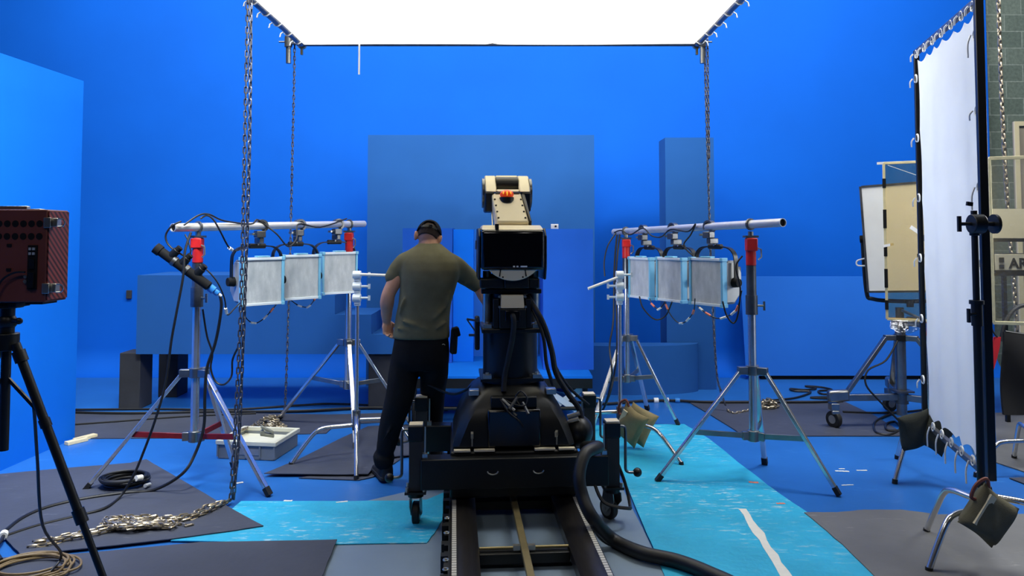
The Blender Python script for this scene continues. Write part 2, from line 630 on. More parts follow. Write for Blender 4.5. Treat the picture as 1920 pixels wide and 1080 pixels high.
# ------------------------------------------------------------------ the setting
struct('floor', MB().bz(-7.5, 9.0, -3.0, 9.3, -0.1, 0.0), 'floor_blue')
WY = 9.0
prof = [(WY - 0.30 + 0.30 * math.sin(a), 0.301 - 0.30 * math.cos(a)) for a in [PI / 2 * k / 10 for k in range(11)]]
prof += [(WY, 7.5), (WY + 0.12, 7.5), (WY + 0.12, 0.0), (WY - 0.30, 0.0)]
struct('wall_back', MB().prism(prof, 'x', -7.5, D(1856, 300, WY).x), 'wall_blue')
struct('wall_rear_block', MB().bz(5.3, 9.0, WY + 0.13, WY + 0.33, 0, 7.5), 'block')
struct('wall_left', MB().bz(-7.7, -7.5, -3, 9.3, 0, 7.5), 'black_matte')
struct('wall_right', MB().bz(9.0, 9.2, -3, 9.3, 0, 7.5), 'block')
struct('wall_front', MB().bz(-7.5, 9.0, -3.2, -3.0, 0, 7.5), 'black_matte')
struct('ceiling', MB().bz(-7.5, 9.0, -3, 9.3, 7.5, 7.7), 'black_matte')
struct('trim_1', MB().bz(D(1425, 705, 8.66).x, 5.2, 8.60, 8.69, 0.0, 0.045), 'black_matte')

# ------------------------------------------------------------------ blue set pieces
# big flat along the left side
a, b = G(140, 822), V((-3.72, 1.2, 0))
dirf = (b - a).normalized()
nrm = V((-dirf.y, dirf.x, 0))
if nrm.x > 0:
    nrm = -nrm
zt = D(157, 152, a.y).z
T = thing('scenery_flat', 'tall bright blue flat along the left edge behind the red-brown box', 'scenery flat', a)
L = local(T)
part('panel', MB().loft([[L(p + V((0, 0, z))) for p in (a, b, b + nrm * 0.02, a + nrm * 0.02)] for z in (0.0, zt)]), 'flat_blue', T)
for k in range(5):
    p = a.lerp(b, k / 4.0 * 0.98 + 0.01)
    part('batten', MB().beam(L(p + nrm * 0.045), L(p + nrm * 0.045 + V((0, 0, zt - 0.02))), 0.045, 0.05), 'timber', T)

# low flat by the back wall at the right, lean added to catch more light
T = thing('scenery_flat', 'low pale blue flat leaning on the back wall behind the rolling stand', 'scenery flat', (0, 8.5, 0))
x0, x1 = D(1397, 705, 8.62).x, 5.25
zt = D(1500, 518, 8.76).z
x0t = D(1387, 517, 8.76).x
L = local(T)
mb = MB().loft([[L(p) for p in ((x0, 8.58, 0.046), (x1, 8.58, 0.046), (x1, 8.60, 0.046), (x0, 8.60, 0.046))],
                [L(p) for p in ((x0t, 8.74, zt), (x1, 8.74, zt), (x1, 8.76, zt), (x0t, 8.76, zt))]])
part('panel', mb, 'pale_blue', T)

# large flat standing behind the stage
def flat_px(name, px0, px1, pytop, Y, depth, z0, m, label, cat='scenery flat', bevel=0.0):
    p0, p1 = D(px0, pytop, Y), D(px1, pytop, Y)
    return solo(name, MB().bz(p0.x, p1.x, Y, Y + depth, z0, p0.z), m, label, cat, None, bevel)

PZ = 0.40           # stage height
flat_px('scenery_flat', 690, 1114, 253, 8.25, 0.06, 0.0, 'set_blue', 'wide dull blue flat standing behind the stage and the person')
flat_px('scenery_block', 755, 848, 428, 7.22, 0.30, PZ + 0.021, 'deep_blue', 'dark blue upright panel on the stage right behind the person in the cap', 'scenery block')
flat_px('scenery_board', 850, 888, 430, 7.30, 0.10, PZ + 0.021, 'vivid_blue', 'narrow vivid blue upright board on the stage beside the dark panel', 'scenery board')
flat_px('scenery_board', 889, 1008, 430, 7.62, 0.06, PZ + 0.021, 'pale_blue', 'mid blue board at the back of the stage behind the robot', 'scenery board')
blk = flat_px('scenery_block', 1018, 1112, 429, 6.86, 0.86, PZ + 0.021, 'deep_blue', 'deep blue upright block on the stage just right of the robot', 'scenery block')
flat_px('scenery_column', 1247, 1338, 258, 8.04, 0.34, 0.0, 'set_blue', 'tall narrow dull blue column behind the right lamp bar', 'scenery column')

# small white card on the block
T = thing('place_card', 'small white card standing on top of the deep blue block', 'card', D(1040, 429, 6.95))
part('card', MB().bz(-0.035, 0.035, -0.003, 0.003, 0.0, 0.045), 'white', T)
part('mark', MB().bz(0.0, 0.018, -0.005, -0.0032, 0.015, 0.032), 'black', T)

# stage deck
T = thing('stage_deck', 'blue topped stage deck on a black frame behind the robot', 'stage', (0, 7.0, 0))
sx0, sx1, sy0, sy1 = D(762, 712, 6.55).x, D(1111, 712, 6.55).x, 6.55 - 7.0, 7.75 - 7.0
part('deck', MB().bz(sx0, sx1, sy0, sy1, PZ, PZ + 0.02), 'flat_blue', T)
mb = MB().bz(sx0, sx1, sy0, sy0 + 0.05, PZ - 0.085, PZ - 0.001).bz(sx0, sx1, sy1 - 0.05, sy1, PZ - 0.085, PZ - 0.001)
mb.bz(sx0, sx0 + 0.05, sy0 + 0.05, sy1 - 0.05, PZ - 0.085, PZ - 0.001).bz(sx1 - 0.05, sx1, sy0 + 0.05, sy1 - 0.05, PZ - 0.085, PZ - 0.001)
part('frame', mb, 'black', T)
for lx in (sx0 + 0.06, (sx0 + sx1) / 2, sx1 - 0.06):
    for ly in (sy0 + 0.06, sy1 - 0.06):
        part('leg', MB().cyl((lx, ly, 0), (lx, ly, PZ - 0.085), 0.024), 'black', T)
part('lower_bar', MB().cyl((sx0 + 0.06, sy0 + 0.06, 0.13), (sx1 - 0.06, sy0 + 0.06, 0.13), 0.016, n=10), 'black', T)
part('brace', MB().beam((sx1 - 0.08, sy0 + 0.07, 0.08), (sx1 - 0.42, sy0 + 0.07, 0.30), 0.012, 0.05), 'white_frame', T)
part('brace', MB().beam((sx1 - 0.42, sy0 + 0.09, 0.08), (sx1 - 0.08, sy0 + 0.09, 0.30), 0.012, 0.05), 'white_frame', T)

# round fronted platform
fy = G(1190, 741).y
cx, by = 1.22, 8.02
ry = by - fy
pts = [(cx + 0.76 * math.cos(t), by + ry * math.sin(t)) for t in [PI + PI * k / 40 for k in range(41)]]
solo('round_platform', MB().prism(pts, 'z', 0, 0.50), 'set_blue', 'low blue round-fronted platform before the tall narrow column', 'platform')

# raised staircase seen from the side, on dark boxes
sy = 7.05
zb = D(300, 664, sy).z
prof = [(258, 516), (590, 516), (590, 553), (628, 553), (628, 590), (696, 590), (696, 627), (740, 627)]
P = [(D(px, py, sy).x, D(px, py, sy).z) for px, py in prof]
P = [(P[0][0], zb)] + P + [(P[-1][0], zb)]
solo('staircase', MB().prism(P, 'y', sy, sy + 0.66), 'set_blue', 'long deep blue stepped unit raised on dark boxes at the left', 'staircase')
boxes = [((222, 261, 768), 'dark grey pillar box under the left end of the stepped unit, front one'),
         ((296, 332, 745), 'dark grey pillar box set further back under the stepped unit'),
         ((690, 736, 768), 'dark grey pillar box under the stair end behind the person')]
for (x0, x1, yb), lb in boxes:
    p0, p1 = G(x0, yb), G(x1, yb)
    dx = 0.12 if x0 < 600 else 0.2
    solo('support_box', MB().bz(p0.x, p1.x, p0.y, p0.y + 0.25, 0, zb - 0.002), 'dark_box', lb, 'box', 'dark boxes under the stepped unit', bevel=0.006)

p = D(243, 552, WY)
solo('wall_socket', MB().bz(p.x - 0.03, p.x + 0.03, WY - 0.025, WY + 0.002, p.z - 0.05, p.z + 0.05), 'dark_box', 'small dark wall socket on the blue wall left of the stepped unit', 'socket', bevel=0.004)

# ------------------------------------------------------------------ mats on the floor
def mat_px(poly, z0, m, label, name='floor_mat', cat='mat', thick=0.005, jitter=0.004, group=None, edge_steps=5):
    P = [G(q[0], q[1], z0) + V((0, 0, q[2] if len(q) > 2 else 0)) for q in poly]
    pts = []
    for i, p in enumerate(P):
        q = P[(i + 1) % len(P)]
        for k in range(edge_steps):
            w = p.lerp(q, k / edge_steps)
            if k:
                w += V((random.uniform(-jitter, jitter), random.uniform(-jitter, jitter), 0))
            pts.append(w)
    bm = bmesh.new()
    vs = [bm.verts.new(p) for p in pts]
    f = bm.faces.new(vs)
    bmesh.ops.triangulate(bm, faces=[f])
    me_v = [v.co.copy() for v in bm.verts]
    bm.verts.index_update()
    fs = [tuple(v.index for v in f.verts) for f in bm.faces]
    bm.free()
    n = len(me_v)
    mb = MB()
    up = V((0, 0, thick))
    mb.add(me_v + [p + up for p in me_v], fs + [tuple(i + n for i in reversed(f)) for f in fs] + [(i, (i + 1) % n, (i + 1) % n + n, i + n) for i in range(n)])
    return solo(name, mb, m, label, cat, group, smooth=20)

mat_px([(560, 1110), (615, 1000), (650, 950), (836, 905), (1150, 880), (1262, 1110)], 0.001, 'slate_mat', 'slate blue mat under the camera track')
mat_px([(1060, 799), (1283, 796), (1330, 824), (1400, 880), (1450, 918), (1514, 962), (1570, 1012), (1650, 1090), (1250, 1090), (1212, 1000), (1172, 900), (1120, 835)], 0.007, 'cyan_mat', 'large scuffed cyan mat under the right stands')
mat_px([(320, 1015), (400, 985), (452, 941), (640, 941), (762, 940), (800, 938), (833, 924), (836, 962), (822, 990), (800, 1019), (630, 1022)], 0.007, 'cyan_mat', 'cyan mat under the grey mats left of the track', jitter=0.003)
mat_px([(-60, 895), (0, 890), (119, 879), (244, 869), (274, 862), (299, 877), (361, 913), (403, 938), (494, 987), (430, 997), (319, 1012), (194, 1026), (39, 1042), (8, 1008), (-60, 950)], 0.014, 'grey_mat', 'dark grey mat with the heap of chain lying on it', jitter=0.002)
mat_px([(-80, 1052), (139, 1040), (375, 1018), (632, 1013), (600, 1090), (570, 1150), (-200, 1150)], 0.021, 'grey_mat', 'dark grey mat in the left front corner under the tan cable coil', jitter=0.003)
mat_px([(136, 775), (300, 773), (620, 778), (760, 774), (760, 790), (628, 797), (612, 813), (300, 822), (136, 823)], 0.002, 'grey_mat', 'long grey mat behind the plastic crate', jitter=0.003)
mat_px([(495, 892, 0.012), (560, 862), (640, 822), (690, 800), (800, 795), (815, 850), (715, 862, 0.01), (690, 893, 0.012), (640, 893, 0.008)], 0.010, 'grey_mat', 'dark grey curled mat under the stand beside the person', jitter=0.002)
mat_px([(560, 897), (700, 872), (760, 856), (700, 895), (672, 901)], 0.003, 'grey_mat', 'dark grey mat corner under the person\'s shoe', jitter=0.002)
mat_px([(1287, 752), (1420, 752), (1580, 752), (1640, 780), (1702, 818), (1500, 818), (1396, 818), (1335, 780)], 0.003, 'grey_mat', 'dark grey mat under the rolling stand at the right', jitter=0.002)
mat_px([(1508, 962), (1570, 962), (1620, 957), (1690, 957), (1760, 966), (1920, 965), (2060, 968), (2060, 1120), (1680, 1120), (1580, 1022)], 0.012, 'warm_mat', 'worn grey mat in the right front corner under the sandbag', jitter=0.003)
mat_px([(1866, 775), (2000, 770), (2050, 880), (1935, 890), (1868, 868)], 0.003, 'warm_mat', 'grey mat at the right edge behind the tall white screen', jitter=0.003)
mat_px([(1892, 897), (1990, 894), (1990, 925), (1940, 915)], 0.004, 'grey_mat', 'small corner of grey mat at the right edge', jitter=0.002)

# strips of tape and scraps on the floor
def strip(p, q, w, z, m, label, name='tape_strip', cat='tape', group='tape strips on the floor'):
    a, b = G(*p, z), G(*q, z)
    n = 10
    d = (b - a).normalized()
    s = V((-d.y, d.x, 0))
    l, r = [], []
    for k in range(n + 1):
        c = a.lerp(b, k / n)
        l.append(c + s * w * random.uniform(0.28, 0.68))
        r.append(c - s * w * random.uniform(0.35, 0.6))
    mb = MB()
    mb.loft([[l[k], r[k], r[k] + V((0, 0, 0.001)), l[k] + V((0, 0, 0.001))] for k in range(n + 1)])
    return solo(name, mb, m, label, cat, group)

strip((1393, 954), (1478, 1086), 0.052, 0.0125, 'paper', 'long torn cream tape strip on the cyan mat')
strip((1404, 904), (1422, 905), 0.03, 0.0125, 'orange_tape', 'short salmon tape strip at the edge of the cyan mat, further one')
strip((1456, 944), (1472, 944), 0.02, 0.0125, 'orange_tape', 'thin pale salmon tape strip at the edge of the cyan mat, nearer one')
strip((1566, 883), (1592, 884), 0.022, 0.001, 'paper', 'white paper scrap on the blue floor, left of a pair')
strip((1573, 879), (1584, 879), 0.014, 0.001, 'paper', 'tiny white paper scrap just behind the pair on the blue floor')
strip((1606, 882), (1626, 882), 0.016, 0.001, 'paper', 'white paper scrap on the blue floor, right of a pair')
strip((438, 907), (456, 904), 0.026, 0.001, 'paper', 'white tape scrap beside the hanging chain and the stand foot')
strip((532, 939), (548, 939), 0.02, 0.013, 'paper', 'white tape scrap on the far edge of the left cyan mat')
strip((630, 942), (652, 940), 0.016, 0.0125, 'paper', 'thin white tape scrap on the edge of the cyan mat near the person')
strip((1578, 910), (1600, 909), 0.012, 0.001, 'paper', 'faint white mark on the blue floor near the stand foot')
# pale timber sticks
for (p, q, lb) in (((124, 835), (162, 826), 'pale timber offcut on the blue floor, left one of two'), ((140, 829), (179, 819), 'pale timber offcut on the blue floor, right one of two')):
    a, b = G(*p), G(*q)
    solo('timber_offcut', MB().beam(a + V((0, 0, 0.014)), b + V((0, 0, 0.014)), 0.055, 0.026), 'timber', lb, 'timber', 'timber offcuts on the floor', bevel=0.002)

# ------------------------------------------------------------------ light stands
def light_stand(label, base, feet, top, collar, hub, spreader_m='steel', red_z=None, sleeve=(1.22, 1.5), group='chrome stands of the lamp bars', twin=False):
    T = thing('light_stand', label, 'light stand', base, 0, group)
    L = local(T)
    part('column', MB().cyl((0, 0, hub - 0.04), (0, 0, sleeve[0]), 0.027), 'chrome', T)
    part('sleeve', MB().cyl((0, 0, sleeve[0]), (0, 0, sleeve[1]), 0.033).cyl((0, 0, sleeve[0] - 0.03), (0, 0, sleeve[0] + 0.10), 0.04), 'dark_steel', T)
    part('locking_knob', MB().cyl((0.03, -0.01, sleeve[0] + 0.03), (0.075, -0.03, sleeve[0] + 0.03), 0.008).beam((0.075, -0.03, sleeve[0]), (0.075, -0.03, sleeve[0] + 0.06), 0.012, 0.012), 'steel', T)
    rz = red_z or (sleeve[1], top - 0.06)
    h = part('head', MB().cyl((0, 0, rz[0]), (0, 0, rz[1]), 0.034).bz(-0.036, 0.036, -0.04, 0.02, rz[0] + 0.1, rz[1] - 0.004), 'red', T, bevel=0.006)
    part('lever', MB().tube([(0.04, -0.03, rz[0] + 0.04), (0.06, -0.035, rz[0] + 0.06), (0.058, -0.035, rz[0] + 0.11), (0.035, -0.03, rz[0] + 0.12)], 0.006, 6), 'silver_paint', h)
    part('spigot', MB().cyl((0, 0, rz[1]), (0, 0, top - 0.028), 0.018).bz(-0.045, 0.045, -0.03, 0.03, rz[1], rz[1] + 0.014), 'steel', T)
    c = part('collar', MB().cyl((0, 0, collar - 0.03), (0, 0, collar + 0.03), 0.042), 'steel', T)
    lugs = MB()
    hubm = MB().cyl((0, 0, hub - 0.035), (0, 0, hub + 0.035), 0.04)
    for f in feet:
        fl = L(f)
        d = V((fl.x, fl.y, 0)).normalized()
        lugs.beam(d * 0.035 + V((0, 0, collar)), d * 0.10 + V((0, 0, collar)), 0.045, 0.05)
        a = d * 0.085 + V((0, 0, collar - 0.005))
        b = V((fl.x, fl.y, 0.012))
        lg = part('leg', MB().beam(a, b, 0.036, 0.024), 'chrome', T, bevel=0.004)
        e = (b - a).normalized()
        part('foot', MB().beam(b - e * 0.05, b + e * 0.004, 0.04, 0.028), 'rubber', lg)
        # spreader bar to the point of the leg
        t = (collar - 0.005 - (hub + 0.03)) / (collar - 0.005 - 0.012)
        k = a.lerp(b, t)
        part('spreader', MB().beam(d * 0.035 + V((0, 0, hub)), k, 0.012, 0.036), spreader_m, T, bevel=0.002)
        hubm.beam(d * 0.03 + V((0, 0, hub)), d * 0.075 + V((0, 0, hub)), 0.03, 0.055)
    part('collar_lugs', lugs, 'steel', c, bevel=0.003)
    part('hub', hubm, 'steel', T, bevel=0.003)
    return T

def mean(ps):
    m = sum((V(p) for p in ps), V((0, 0, 0))) / len(ps)
    m.z = 0
    return m

LF = [G(160, 921), G(505, 931), G(440, 880)]
LB = mean(LF)
LB.x = (372 - 960) / F_PX * LB.y
LN = light_stand('chrome light stand with dark red spreader bars, front one of the left lamp bar', LB, LF, 1.70, 0.735, 0.32, 'dark_red', (1.46, 1.63), (1.20, 1.46))
LB2 = V((D(653, 640, 6.4).x, 6.4, 0))
LF2 = [LB2 + V((-0.68, 0.28, 0)), LB2 + V((0.53, 0.10, 0)), LB2 + V((0.20, -0.62, 0))]
LFar = light_stand('chrome light stand holding the far end of the left lamp bar', LB2, LF2, 1.74, 0.735, 0.38, 'steel', (1.50, 1.67), (1.25, 1.50))
RF = [G(1232, 905), G(1573, 931), G(1434, 872)]
RB = mean(RF)
RB.x = (1407 - 960) / F_PX * RB.y
RN = light_stand('chrome light stand on the blue floor, front one of the right lamp bar', RB, RF, 1.70, 0.735, 0.30, 'steel', (1.44, 1.63), (1.14, 1.44))
RB2 = G(1176, 790)
RF2 = [G(1272, 799), RB2 + V((-0.37, -0.42, 0)), G(1214, 770)]
RFar = light_stand('chrome light stand holding the far end of the right lamp bar', RB2, RF2, 1.68, 0.735, 0.38, 'steel', (1.44, 1.61), (1.2, 1.44))

# ------------------------------------------------------------------ lamp bars
def bar(p, q, ext0, ext1, label):
    p, q = V(p), V(q)
    d = (q - p).normalized()
    a, b = p - d * ext0, q + d * ext1
    T = thing('lamp_bar', label, 'pipe', (a.x, a.y, a.z))
    L = local(T)
    n = 20
    ring = lambda c, r: [L(c) + (u * math.cos(2 * PI * k / n) + w * math.sin(2 * PI * k / n)) * r for k in range(n)]
    u = d.orthogonal().normalized()
    w = d.cross(u)
    R = 0.028
    part('tube', MB().loft([ring(a + d * 0.06, R - 0.004), ring(a, R - 0.004), ring(a, R), ring(b, R), ring(b, R - 0.004), ring(b - d * 0.06, R - 0.004)], cap=True), 'alu', T)
    pieces('bore', MB().cyl(L(a + d * 0.012), L(a + d * 0.02), R - 0.0045).cyl(L(b - d * 0.012), L(b - d * 0.02), R - 0.0045), 'black_matte', T)
    # straps that fix it to the stands
    for c in (p, q):
        ringp = [L(c) + (u * math.cos(t) + w * math.sin(t)) * 0.034 for t in [2 * PI * k / 14 for k in range(14)]]
        part('pipe_clamp', MB().tube(ringp, 0.009, 6, closed=True).moved(lambda v: v), 'dark_steel', T)
    return T, a, b, d

pl0, pl1 = V((LN.location.x, LN.location.y, 1.70)), V((LFar.location.x, LFar.location.y, 1.74))
LBAR, la, lb_, ld = bar(pl0, pl1, 0.20, 0.20, 'long silver pipe across the two left stands carrying three lamps')
pr0, pr1 = V((RFar.location.x, RFar.location.y, 1.68)), V((RN.location.x, RN.location.y, 1.72))
RBAR, ra, rb, rd = bar(pr0, pr1, 0.22, 0.32, 'long silver pipe across the two right stands carrying three lamps')

# ------------------------------------------------------------------ soft lamps hung from the bars
def make_lamp(label, loc, rz, group):
    T = thing('studio_lamp', label, 'lamp', loc, rz, group)
    zc, w, h = -0.405, 0.315, 0.345
    # rear housing: box with octagonal rounded cheeks
    prof = [(-0.02, zc + h / 2 - 0.01), (0.10, zc + h / 2 - 0.015), (0.17, zc + 0.08), (0.17, zc - 0.08), (0.10, zc - h / 2 + 0.015), (-0.02, zc - h / 2 + 0.01)]
    hs = part('housing', MB().prism(prof, 'x', -w / 2 + 0.012, w / 2 - 0.012), 'lamp_grey', T, bevel=0.012)
    for s in (-1, 1):
        pr = [(0.0, zc + h / 2 - 0.03), (0.08, zc + h / 2 - 0.03), (0.15, zc + 0.07), (0.15, zc - 0.07), (0.08, zc - h / 2 + 0.03), (0.0, zc - h / 2 + 0.03)]
        part('cheek', MB().prism(pr, 'x', s * (w / 2 - 0.012), s * (w / 2 + 0.004)), 'lamp_silver', hs, bevel=0.003)
    pb = MB().bz(-0.09, 0.09, 0.171, 0.235, zc - 0.11, zc + 0.11)
    part('driver_box', pb, 'dark_steel', hs, bevel=0.01)
    # front frame
    fr = MB()
    fr.bz(-w / 2 - 0.006, w / 2 + 0.006, -0.05, -0.02, zc + h / 2 - 0.018, zc + h / 2 + 0.002)
    fr.bz(-w / 2 - 0.006, w / 2 + 0.006, -0.05, -0.02, zc - h / 2 - 0.002, zc - h / 2 + 0.018)
    f = part('front_frame', MB().bz(-w / 2 + 0.005, w / 2 - 0.005, -0.0195, -0.006, zc - h / 2 + 0.0, zc + h / 2 - 0.0), 'lamp_blue', T, bevel=0.003)
    pieces('frame_rail', fr, 'white_frame', f, bevel=0.003)
    sd = MB()
    for s in (-1, 1):
        sd.bz(s * (w / 2 - 0.012), s * (w / 2 + 0.006), -0.05, -0.0, zc - h / 2 + 0.0185, zc + h / 2 - 0.0185)
    pieces('side_rail', sd, 'lamp_blue', f, bevel=0.003)
    cn = MB()
    for s in (-1, 1):
        for q in (-1, 1):
            cn.bz(s * (w / 2 - 0.016), s * (w / 2 + 0.010), -0.056, 0.004, zc + q * (h / 2 - 0.02), zc + q * (h / 2 + 0.006))
    cn.bz(-0.05, 0.05, -0.05, 0.0, zc + h / 2 + 0.003, zc + h / 2 + 0.014)
    pieces('corner_bracket', cn, 'lamp_blue', f, bevel=0.003)
    part('diffuser', MB().bz(-w / 2 + 0.013, w / 2 - 0.013, -0.040, -0.030, zc - h / 2 + 0.019, zc + h / 2 - 0.019), 'lens', T)
    # yoke
    x = w / 2 + 0.035
    pts = smooth_pts([(-x, 0.06, zc), (-x, 0.06, zc + 0.14), (-x + 0.012, 0.06, -0.20), (-x + 0.06, 0.06, -0.158), (-0.05, 0.06, -0.148), (0.05, 0.06, -0.148), (x - 0.06, 0.06, -0.158), (x - 0.012, 0.06, -0.20), (x, 0.06, zc + 0.14), (x, 0.06, zc)], 4)
    yk = MB()
    rings = []
    for i, p in enumerate(pts):
        d = (pts[min(i + 1, len(pts) - 1)] - pts[max(i - 1, 0)]).normalized()
        nn = V((0, 1, 0))
        t = d.cross(nn).normalized()
        rings.append([p + nn * 0.02 + t * 0.004, p - nn * 0.02 + t * 0.004, p - nn * 0.02 - t * 0.004, p + nn * 0.02 - t * 0.004])
    yk.loft(rings)
    y = part('yoke', yk, 'black', T)
    part('grip', MB().cyl((-0.06, 0.06, -0.148), (0.06, 0.06, -0.148), 0.019), 'rubber', y)
    for s in (-1, 1):
        part('tilt_knob', MB().cyl((s * (x - 0.02), 0.06, zc), (s * (x + 0.028), 0.06, zc), 0.036, 0.03, 16).cyl((s * (w / 2), 0.06, zc), (s * (x - 0.02), 0.06, zc), 0.014), 'black_matte', y)
    # hook clamp on the pipe
    hk = [(0.038 * math.cos(t), 0.06, 0.038 * math.sin(t)) for t in [PI * (-0.35 + 1.5 * k / 12) for k in range(13)]]
    cl = MB()
    cl.loft([[V(p) + V((0, dy, 0)) + V(p).normalized() * dr * 0 + V((p[0], 0, p[2])).normalized() * dr for dy, dr in ((-0.022, -0.006), (0.022, -0.006), (0.022, 0.010), (-0.022, 0.010))] for p in hk])
    cl.moved(lambda p: V((p.x, p.y - 0.06, p.z)))
    c = part('hook_clamp', cl, 'dark_steel', T)
    part('clamp_body', MB().bz(-0.045, 0.025, -0.03, 0.03, -0.085, -0.036).bz(-0.018, 0.018, -0.016, 0.075, -0.128, -0.085), 'dark_steel', c, bevel=0.006)
    pieces('clamp_bolt', MB().cyl((0, 0.05, -0.15), (0, 0.05, -0.09), 0.010).cyl((-0.07, 0, -0.06), (-0.045, 0, -0.06), 0.009).beam((-0.075, -0.025, -0.06), (-0.075, 0.025, -0.06), 0.008, 0.016), 'silver_paint', c)
    return T

def on_bar(a, d, px):
    k = (px - 960.0) / F_PX
    t = (k * a.y - a.x) / (d.x - k * d.y)
    return a + d * t

SHL, SHR = 'lamps hung from the left bar', 'lamps hung from the right bar'
lamp0 = make_lamp('square soft lamp on the left bar, nearest its front stand, grey face', on_bar(la, ld, 490), math.radians(44), SHL)
dup(lamp0, on_bar(la, ld, 562), math.radians(44), 'square soft lamp hanging in the middle of the left bar', SHL)
dup(lamp0, on_bar(la, ld, 634), math.radians(42), 'square soft lamp on the left bar, nearest its far stand', SHL)
dup(lamp0, on_bar(ra, rd, 1330), math.radians(-58), 'square soft lamp on the right bar, nearest its front stand', SHR)
dup(lamp0, on_bar(ra, rd, 1262), math.radians(-63), 'square soft lamp hanging in the middle of the right bar', SHR)
dup(lamp0, on_bar(ra, rd, 1206), math.radians(-66), 'square soft lamp on the right bar, partly behind the white clamp stand', SHR)
# hook clamps turn with the lamps; the bars run across them

# ------------------------------------------------------------------ grip stands (bent tube legs)
def grip_stand(label, base, dirs, top, hub=0.30, R=0.50, m='chrome', pole_m=None, group='grip stands', r=0.0155, pole=True):
    T = thing('grip_stand', label, 'grip stand', base, 0, group)
    part('base_hub', MB().cyl((0, 0, hub - 0.07), (0, 0, hub + 0.07), 0.03).cyl((0, 0, hub - 0.10), (0, 0, hub - 0.07), 0.018), 'dark_steel', T)
    for k, d in enumerate(dirs):
        c, s = math.cos(math.radians(d)), math.sin(math.radians(d))
        z = hub + (-0.035, 0.0, 0.035)[k % 3]
        pts = smooth_pts([(0.02 * c, 0.02 * s, z), (0.2 * R * c, 0.2 * R * s, z), (0.50 * R * c, 0.50 * R * s, z - 0.004), (0.65 * R * c, 0.65 * R * s, z - 0.035), (0.82 * R * c, 0.82 * R * s, z * 0.5), (R * c, R * s, 0.014)], 5)
        lg = part('leg', MB().tube(pts, 0.0155, 10), m, T)
        part('foot', MB().cyl((R * c * 0.988, R * s * 0.988, 0.03), (R * c, R * s, 0.0), 0.0175), 'rubber', lg)
    if pole:
        part('pole', MB().cyl((0, 0, hub + 0.06), (0, 0, top), r), pole_m or m, T)
    return T

def grip_head(T, z, m, r=0.038, knob=-1, name='grip_head', tl=0.04):
    """knuckle with T handle on the pole"""
    g = part(name, MB().cyl((-0.03, -0.02, z), (0.03, -0.02, z), r, n=18).cyl((0, 0, z - 0.06), (0, 0, z - 0.01), 0.024).bz(-0.02, 0.02, -0.03, 0.02, z - 0.045, z + 0.02), m, T, bevel=0.004)
    part('handle', MB().cyl((knob * 0.03, -0.02, z), (knob * 0.085, -0.02, z), 0.009).beam((knob * 0.09, -0.02, z - tl), (knob * 0.09, -0.02, z + tl), 0.016, 0.014), m, g)
    return g

# stand beside the person
b = G(668, 850)
b = V((D(668, 800, 5.55).x, 5.55, 0))
S1 = grip_stand('chrome grip stand with a white clamp arm reaching behind the person', b, [200, 8, 282], D(676, 512, 5.55).z, 0.29, 0.46, group='grip stands with white clamp heads')
z1 = D(676, 515, 5.55).z
for zz in (z1, z1 - 0.085, z1 - 0.17):
    grip_head(S1, zz, 'white_frame', 0.030, 1, 'clamp_head', 0.018)
part('arm', MB().cyl((0.02, -0.04, z1 + 0.004), (0.36, 0.02, z1 - 0.012), 0.011), 'white', S1)
# stand behind the robot at the right
b = V((D(1163, 790, 5.75).x, 5.75, 0))
S2 = grip_stand('chrome grip stand with a white clamp arm, two sandbags on its base', b, [318, 70, 190], D(1160, 512, 5.75).z, 0.27, 0.52, group='grip stands with white clamp heads')
z2 = D(1165, 515, 5.75).z
for zz in (z2, z2 - 0.085, z2 - 0.17):
    grip_head(S2, zz, 'white_frame', 0.030, -1 if zz < z2 else 1, 'clamp_head', 0.018)
part('arm', MB().cyl((-0.02, -0.04, z2 - 0.02), (-0.25, -0.10, z2 - 0.10), 0.011), 'white', S2)

# ------------------------------------------------------------------ sandbags
def bag_mesh(w, h, t, n=14, droop=0.0, seed=0):
    rnd = random.Random(seed)
    ph = [rnd.uniform(0, 6) for _ in range(4)]
    mb = MB()
    for s in (-1, 1):
        def fn(u, v, s=s):
            a, b = u * 2 - 1, v * 2 - 1
            k = max(0.0, (1 - a ** 4)) ** 0.55 * max(0.0, (1 - b ** 4)) ** 0.55
            k *= 1 + 0.10 * math.sin(4 * a + ph[0]) * math.sin(3 * b + ph[1])
            low = 1 + 0.25 * (-b)
            pin = 1 - 0.07 * (1 - a * a) * abs(b) - 0.0
            pin2 = 1 - 0.07 * (1 - b * b) * abs(a)
            return V((a * w / 2 * pin2, s * (t / 2 * k * low + 0.004) + 0.01 * math.sin(3 * a + ph[2]) * b, b * h / 2 * pin))
        mb.grid(fn, n, n)
    # close the seam round the edge
    N = (n + 1) ** 2
    idx = lambda i, j: j * (n + 1) + i
    border = [idx(i, 0) for i in range(n)] + [idx(n, j) for j in range(n)] + [idx(i, n) for i in range(n, 0, -1)] + [idx(0, j) for j in range(n, 0, -1)]
    for k in range(len(border)):
        a, b = border[k], border[(k + 1) % len(border)]
        mb.f.append((a, b, b + N, a + N))
    return mb

